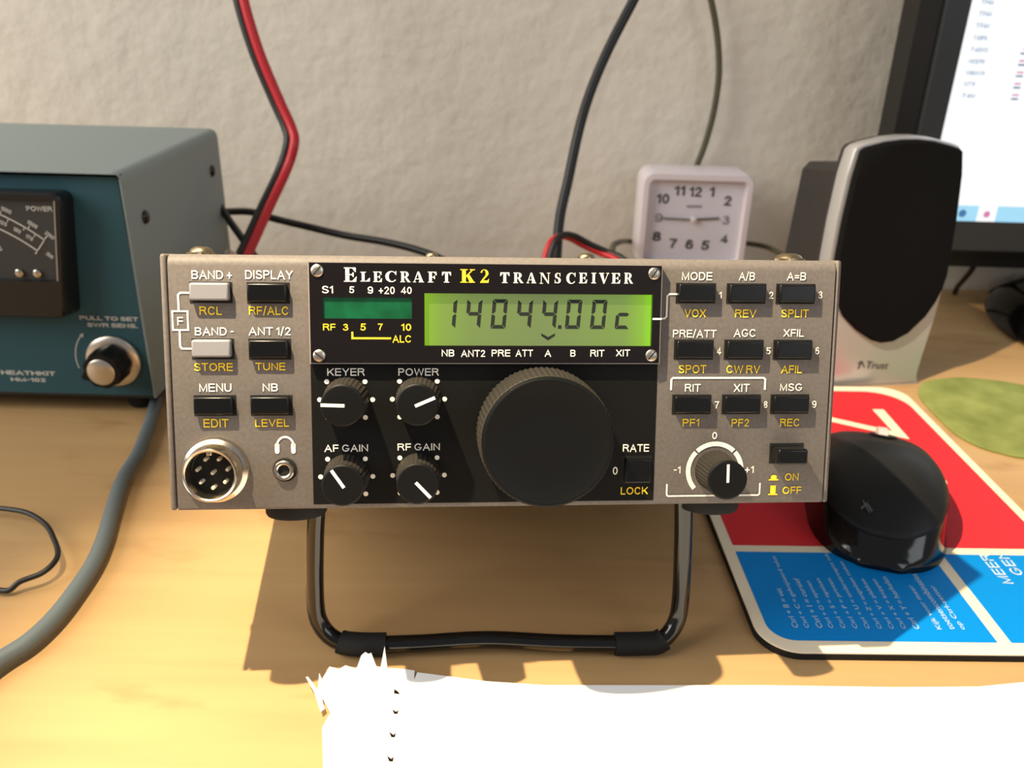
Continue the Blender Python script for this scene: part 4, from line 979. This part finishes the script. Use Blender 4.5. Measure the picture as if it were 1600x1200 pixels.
zt = .00308
ys_ = .0605     # white rule between red and blue
mb = MB(); mb.poly(rr(.0048, ys_+.0022, MW-.0048, MH-.0068, (.020, .010, .0005, .0005), zt)); mb.build('red_field', M['mat_red'], mt_, smooth=0)
mb = MB(); mb.poly(rr(.0048, .0062, .0845, ys_-.0022, (.0005, .0005, .009, .0005), zt)); mb.build('blue_field', M['mat_blue'], mt_, smooth=0)
mb = MB(); mb.poly(rr(.0893, .0062, MW-.0048, ys_-.0022, (.0005, .0005, .0005, .009), zt)); mb.build('blue_field', M['mat_blue'], mt_, smooth=0)
MT = MB(); MWH = MB()
def vtext(mbx, s, xb, y0, h, wpc, w=None, fn=None):
    """text running away from the viewer, its baseline on the right; xb = baseline x"""
    w = w or wpc*len(s)
    (fn or text)(mbx, s, lambda u, v: (xb - h*v, y0 + w*u, zt + .00012))
rows = ['Ctrl + B = vet', 'Ctrl + C = gekopieerd tekst', 'Ctrl + I = cursief', 'Ctrl + O = openen', 'Ctrl + S = opslaan', 'Ctrl + P = printen', 'Ctrl + U = onderstreepte tekst', 'Ctrl + Z = ongedaan maken', 'Ctrl + V = plakken', 'Ctrl + X = knippen', 'Ctrl + Y = herhalen']
for k, s in enumerate(rows): vtext(MT, s, .0162 + .00437*k, .0128, .0021, .00158)
for k, s in enumerate(('Kijk voor meer', 'toetsencombinaties', 'op Ctrl-zetter')): vtext(MT, s, .0684 + .0042*k, .0128, .0024, .00178)
MT.build('small_print', M['mat_text'], mt_, smooth=0); MT = MB()
vtext(MT, 'MEER', .1085, .0395, .0044, .005, .0190, sans); vtext(MT, 'GEN', .1157, .0450, .0044, .005, .0150, sans)
MT.build('headline_print', M['mat_text'], mt_, smooth=0)
for q in line2d([(.1163, .1885), (.1163, .1615), (.0680, .1880), (.0680, .1610)], .0062): MWH.poly([(x, y, zt + .00012) for x, y in q])
MWH.build('red_field_letter', M['mat_white'], mt_, smooth=0)
MWH = MB()
for q in band(ellipse(.092, .117, .0265, .0135, 0, 360, 36), ellipse(.092, .117, .0205, .0075, 0, 360, 36)): MWH.poly([(x, y, zt + .00012) for x, y in q])
MWH.build('red_field_letter', M['mat_white'], mt_, smooth=0)

# ================================================================ mouse
UM = Matrix.Translation((.1615, .3265, .0031)) @ Matrix.Rotation(math.radians(-17), 4, 'Z')
mouse = thing('computer_mouse', 'black computer mouse with glossy tail lying on the red and blue mat', 'mouse', (.1615, .3265, .0031), rot=UM, world_parts=False)
def interp(T, x):
    for (x0, y0), (x1, y1) in zip(T[:-1], T[1:]):
        if x <= x1: return y0 + (y1-y0)*max(0, min(1, (x-x0)/(x1-x0)))
    return T[-1][1]
HT = [(-50.5,.5),(-49.5,4.0),(-48,6.2),(-45,9.4),(-43,11.4),(-39,15.6),(-35,19.3),(-30,23),(-25,26),(-18,28.9),(-11,30.3),(-5,30.4),(5,28.6),(13,25.7),(20,23.6),(27,21.2),(34,18.4),(42,14.6),(47,10.6),(49.5,5.5),(50.5,.5)]
WT = [(-50.5,2.0),(-50.2,7.0),(-49,11.5),(-47,15.2),(-44,18.6),(-40,21.8),(-36,24),(-30,26.2),(-25,27.4),(-10,28.9),(10,29.0),(28,28.6),(36,27.6),(41,26.0),(46,22.6),(49,16.5),(50,11),(50.5,1.0)]
def smooth_t(T, u):
    y = u*50.5; return sum(interp(T, y + d*1.9) * w for d, w in ((-2,.1),(-1,.2),(0,.4),(1,.2),(2,.1))) * mm
def mw(u): return smooth_t(WT, u)      # half width along the length, u in -1 (near) .. 1 (far)
def mhh(u): return smooth_t(HT, u)
def msurf(u, v, off=0):
    """v in -1..1 across from the right base to the left base"""
    a = PI/2 * (1 - v)      # 0..pi
    c, s = math.cos(a), math.sin(a)
    n = 2.6
    x = math.copysign(abs(c)**(2/n), c) * mw(u); z = abs(s)**(2/n) * mhh(u)
    x *= 1 - .06*math.sin(min(z/.018, 1)*PI)      # waist at the sides
    p = Vector((x, u*.0505, z))
    if off:
        d = Vector((x*.8, u*.02, z + .004)).normalized(); p += d*off
    return p
mb = MB(); us = [-0.999 + 1.998*(0.5 - 0.5*math.cos(PI*k/70)) for k in range(71)]
mb.rings([[msurf(u, -1 + 2*j/36) for j in range(37)] for u in us])
mb.build('body', M['mouse_gloss'], mouse, smooth=70)
def patch(vmax, u0f, u1, nu, nv, off):
    rows_ = []
    for j in range(nv+1):
        v = -vmax + 2*vmax*j/nv
        q = abs(v)/vmax
        ua = u0f + .42*(1 - math.sqrt(max(0, 1 - q**2.4)))
        rows_.append([msurf(ua + (u1-ua)*i/nu, v, off) for i in range(nu+1)])
    return rows_
rows_ = patch(.66, -.86, .93, 36, 34, .0004)
mb = MB(); mb.rings(rows_, caps=(False, False), closed=False)
sh_ = mb.build('top_shell', M['mouse_matte'], mouse, smooth=70)
md = sh_.modifiers.new('solid', 'SOLIDIFY'); md.thickness = .0006; md.offset = -1
mb = MB()
for q in line2d([(.0048, -.0365), (.0070, -.0345), (.0092, -.0360)], .0008) + line2d([(.0058, -.0370), (.0086, -.0338)], .0006):
    vs = []
    for x, y in q:
        u = y/.0505; vs.append(msurf(u, -x/mw(u)*.5, .0011))
    mb.poly(vs)
mb.build('logo', M['mouse_logo'], mouse, smooth=0)
wx, wy = .0020, .0262
def on_top(x, y, off):
    u = y/.0505; k = min(.98, abs(x)/mw(u)); z = mhh(u) * (1 - k**2.6)**(1/2.6)
    return (x, y, z + off)
mb = MB(); mb.poly([on_top(wx + .0062*math.cos(k*PI/12), wy + .0075*math.sin(k*PI/12), .0012) for k in range(24)])
mb.build('wheel_slot', M['slot'], mouse, smooth=0)
mb = MB(); mb.lathe((wx - .0028, wy+.0035, on_top(wx, wy+.0035, 0)[2]-.0048), (1, 0, 0), [(.0062, 0), (.0085, .0008), (.0085, .0048), (.0062, .0056)], 32)
mb.build('scroll_wheel', M['wheel'], mouse)

# ================================================================ green felt piece
gp = [(.2352,.4532),(.2402,.4624),(.2464,.4683),(.2567,.4727),(.2695,.4754),(.284,.4736),(.2974,.4698),(.3149,.4601),(.3250,.446),(.3280,.430),(.3230,.412),(.3120,.398),(.2942,.3869),(.2760,.3795),(.2563,.3779),(.2485,.3814),(.2420,.3856),(.2372,.392),(.2338,.4008),(.2326,.4117),(.2326,.4271),(.2330,.4427)]
gs = [tuple(v) for v in catmull([(x, y, 0) for x, y in gp] + [(gp[0][0], gp[0][1], 0)], 3)][:-1]
mb = MB(); mb.prism([(x, y, 0.0001) for x, y, z in gs], (0, 0, .0014))
tag(mb.build('felt_mat', M['green'], bevel=.0004), 'green mottled oval mat lying beside the corner of the mouse mat', 'mat')

# ================================================================ notepad sheet with torn spiral edge
pad = thing('notepad', 'white paper notepad with torn perforated left edge in front of the radio', 'notepad', (.06, .13, 0))
def paper_piece(name, outer, holes, z, label=None):
    bm = bmesh.new(); edges = []
    for lp_ in [outer] + holes:
        vs = [bm.verts.new((x, y, z)) for x, y in lp_]
        for i in range(len(vs)): edges.append(bm.edges.new((vs[i], vs[(i+1) % len(vs)])))
    bmesh.ops.triangle_fill(bm, use_beauty=True, use_dissolve=False, edges=edges)
    mb_ = MB(); mb_.bm.free(); mb_.bm = bm
    o = mb_.build(name, M['paper'], pad, smooth=0)
    md_ = o.modifiers.new('thick', 'SOLIDIFY'); md_.thickness = .0004; md_.offset = -1
    if label: o['label'] = label
    return o
hl = []
for x, y in ((-.0335, .2003), (-.0331, .1912), (-.0325, .1823), (-.032, .1733), (-.0315, .1643)):
    hl.append([(x-.0014, y+.0012), (x-.0003, y-.0012), (x+.0008, y-.0012), (x+.0009, y+.0008), (x+.0002, y)])
hl.append([(-.0352, .2098), (-.0350, .2076), (-.0328, .2072), (-.0338, .2088)])
top = [(-.0296,.2180),(-.0293,.2140),(-.0286,.2172),(-.0184,.2158),(-.0057,.2140),(.013,.2130),(.0443,.2141),(.0865,.2156),(.1287,.2163),(.1567,.2176),(.1728,.2202),(.19,.2225),(.19,.06),(-.040,.06)]
left = [(-.0440,.150),(-.0485,.166),(-.0515,.1785),(-.0548,.1930),(-.0535,.1990),(-.0591,.2081),(-.0589,.2137),(-.0578,.2187),(-.0544,.2177),(-.0527,.2195),(-.0490,.2182),(-.0484,.2197),(-.0465,.2190),(-.0440,.2200),(-.0415,.2192),(-.0393,.2188),(-.0326,.2185)]
paper_piece('sheet', left + top, hl, .0024)
mb = MB(); mb.box(-.028, .188, .06, .2125, .0001, .0016); mb.build('pages', M['paper'], pad, smooth=0)
# torn tufts standing up along the top of the strip
tf = MB()
for pts in ([(-.0488,.2185,.002),(-.0470,.2190,.0075),(-.0457,.2192,.0086),(-.0448,.2192,.0078),(-.0438,.2192,.0083),(-.0424,.2188,.0035),(-.0418,.2184,.002)],
            [(-.0410,.2186,.002),(-.0393,.2192,.0112),(-.0386,.2186,.002)],
            [(-.0585,.2120,.002),(-.0600,.2140,.004),(-.0592,.2080,.003),(-.0570,.2040,.002)],
            [(-.0556,.2010,.002),(-.0590,.2070,.0035),(-.0632,.2118,.0045),(-.0638,.2116,.0045),(-.0600,.2062,.0036),(-.0566,.1995,.0022)]):
    tf.prism(pts, (0.0, -.0003, .0002))
tf.build('torn_flakes', M['paper'], pad, smooth=0)
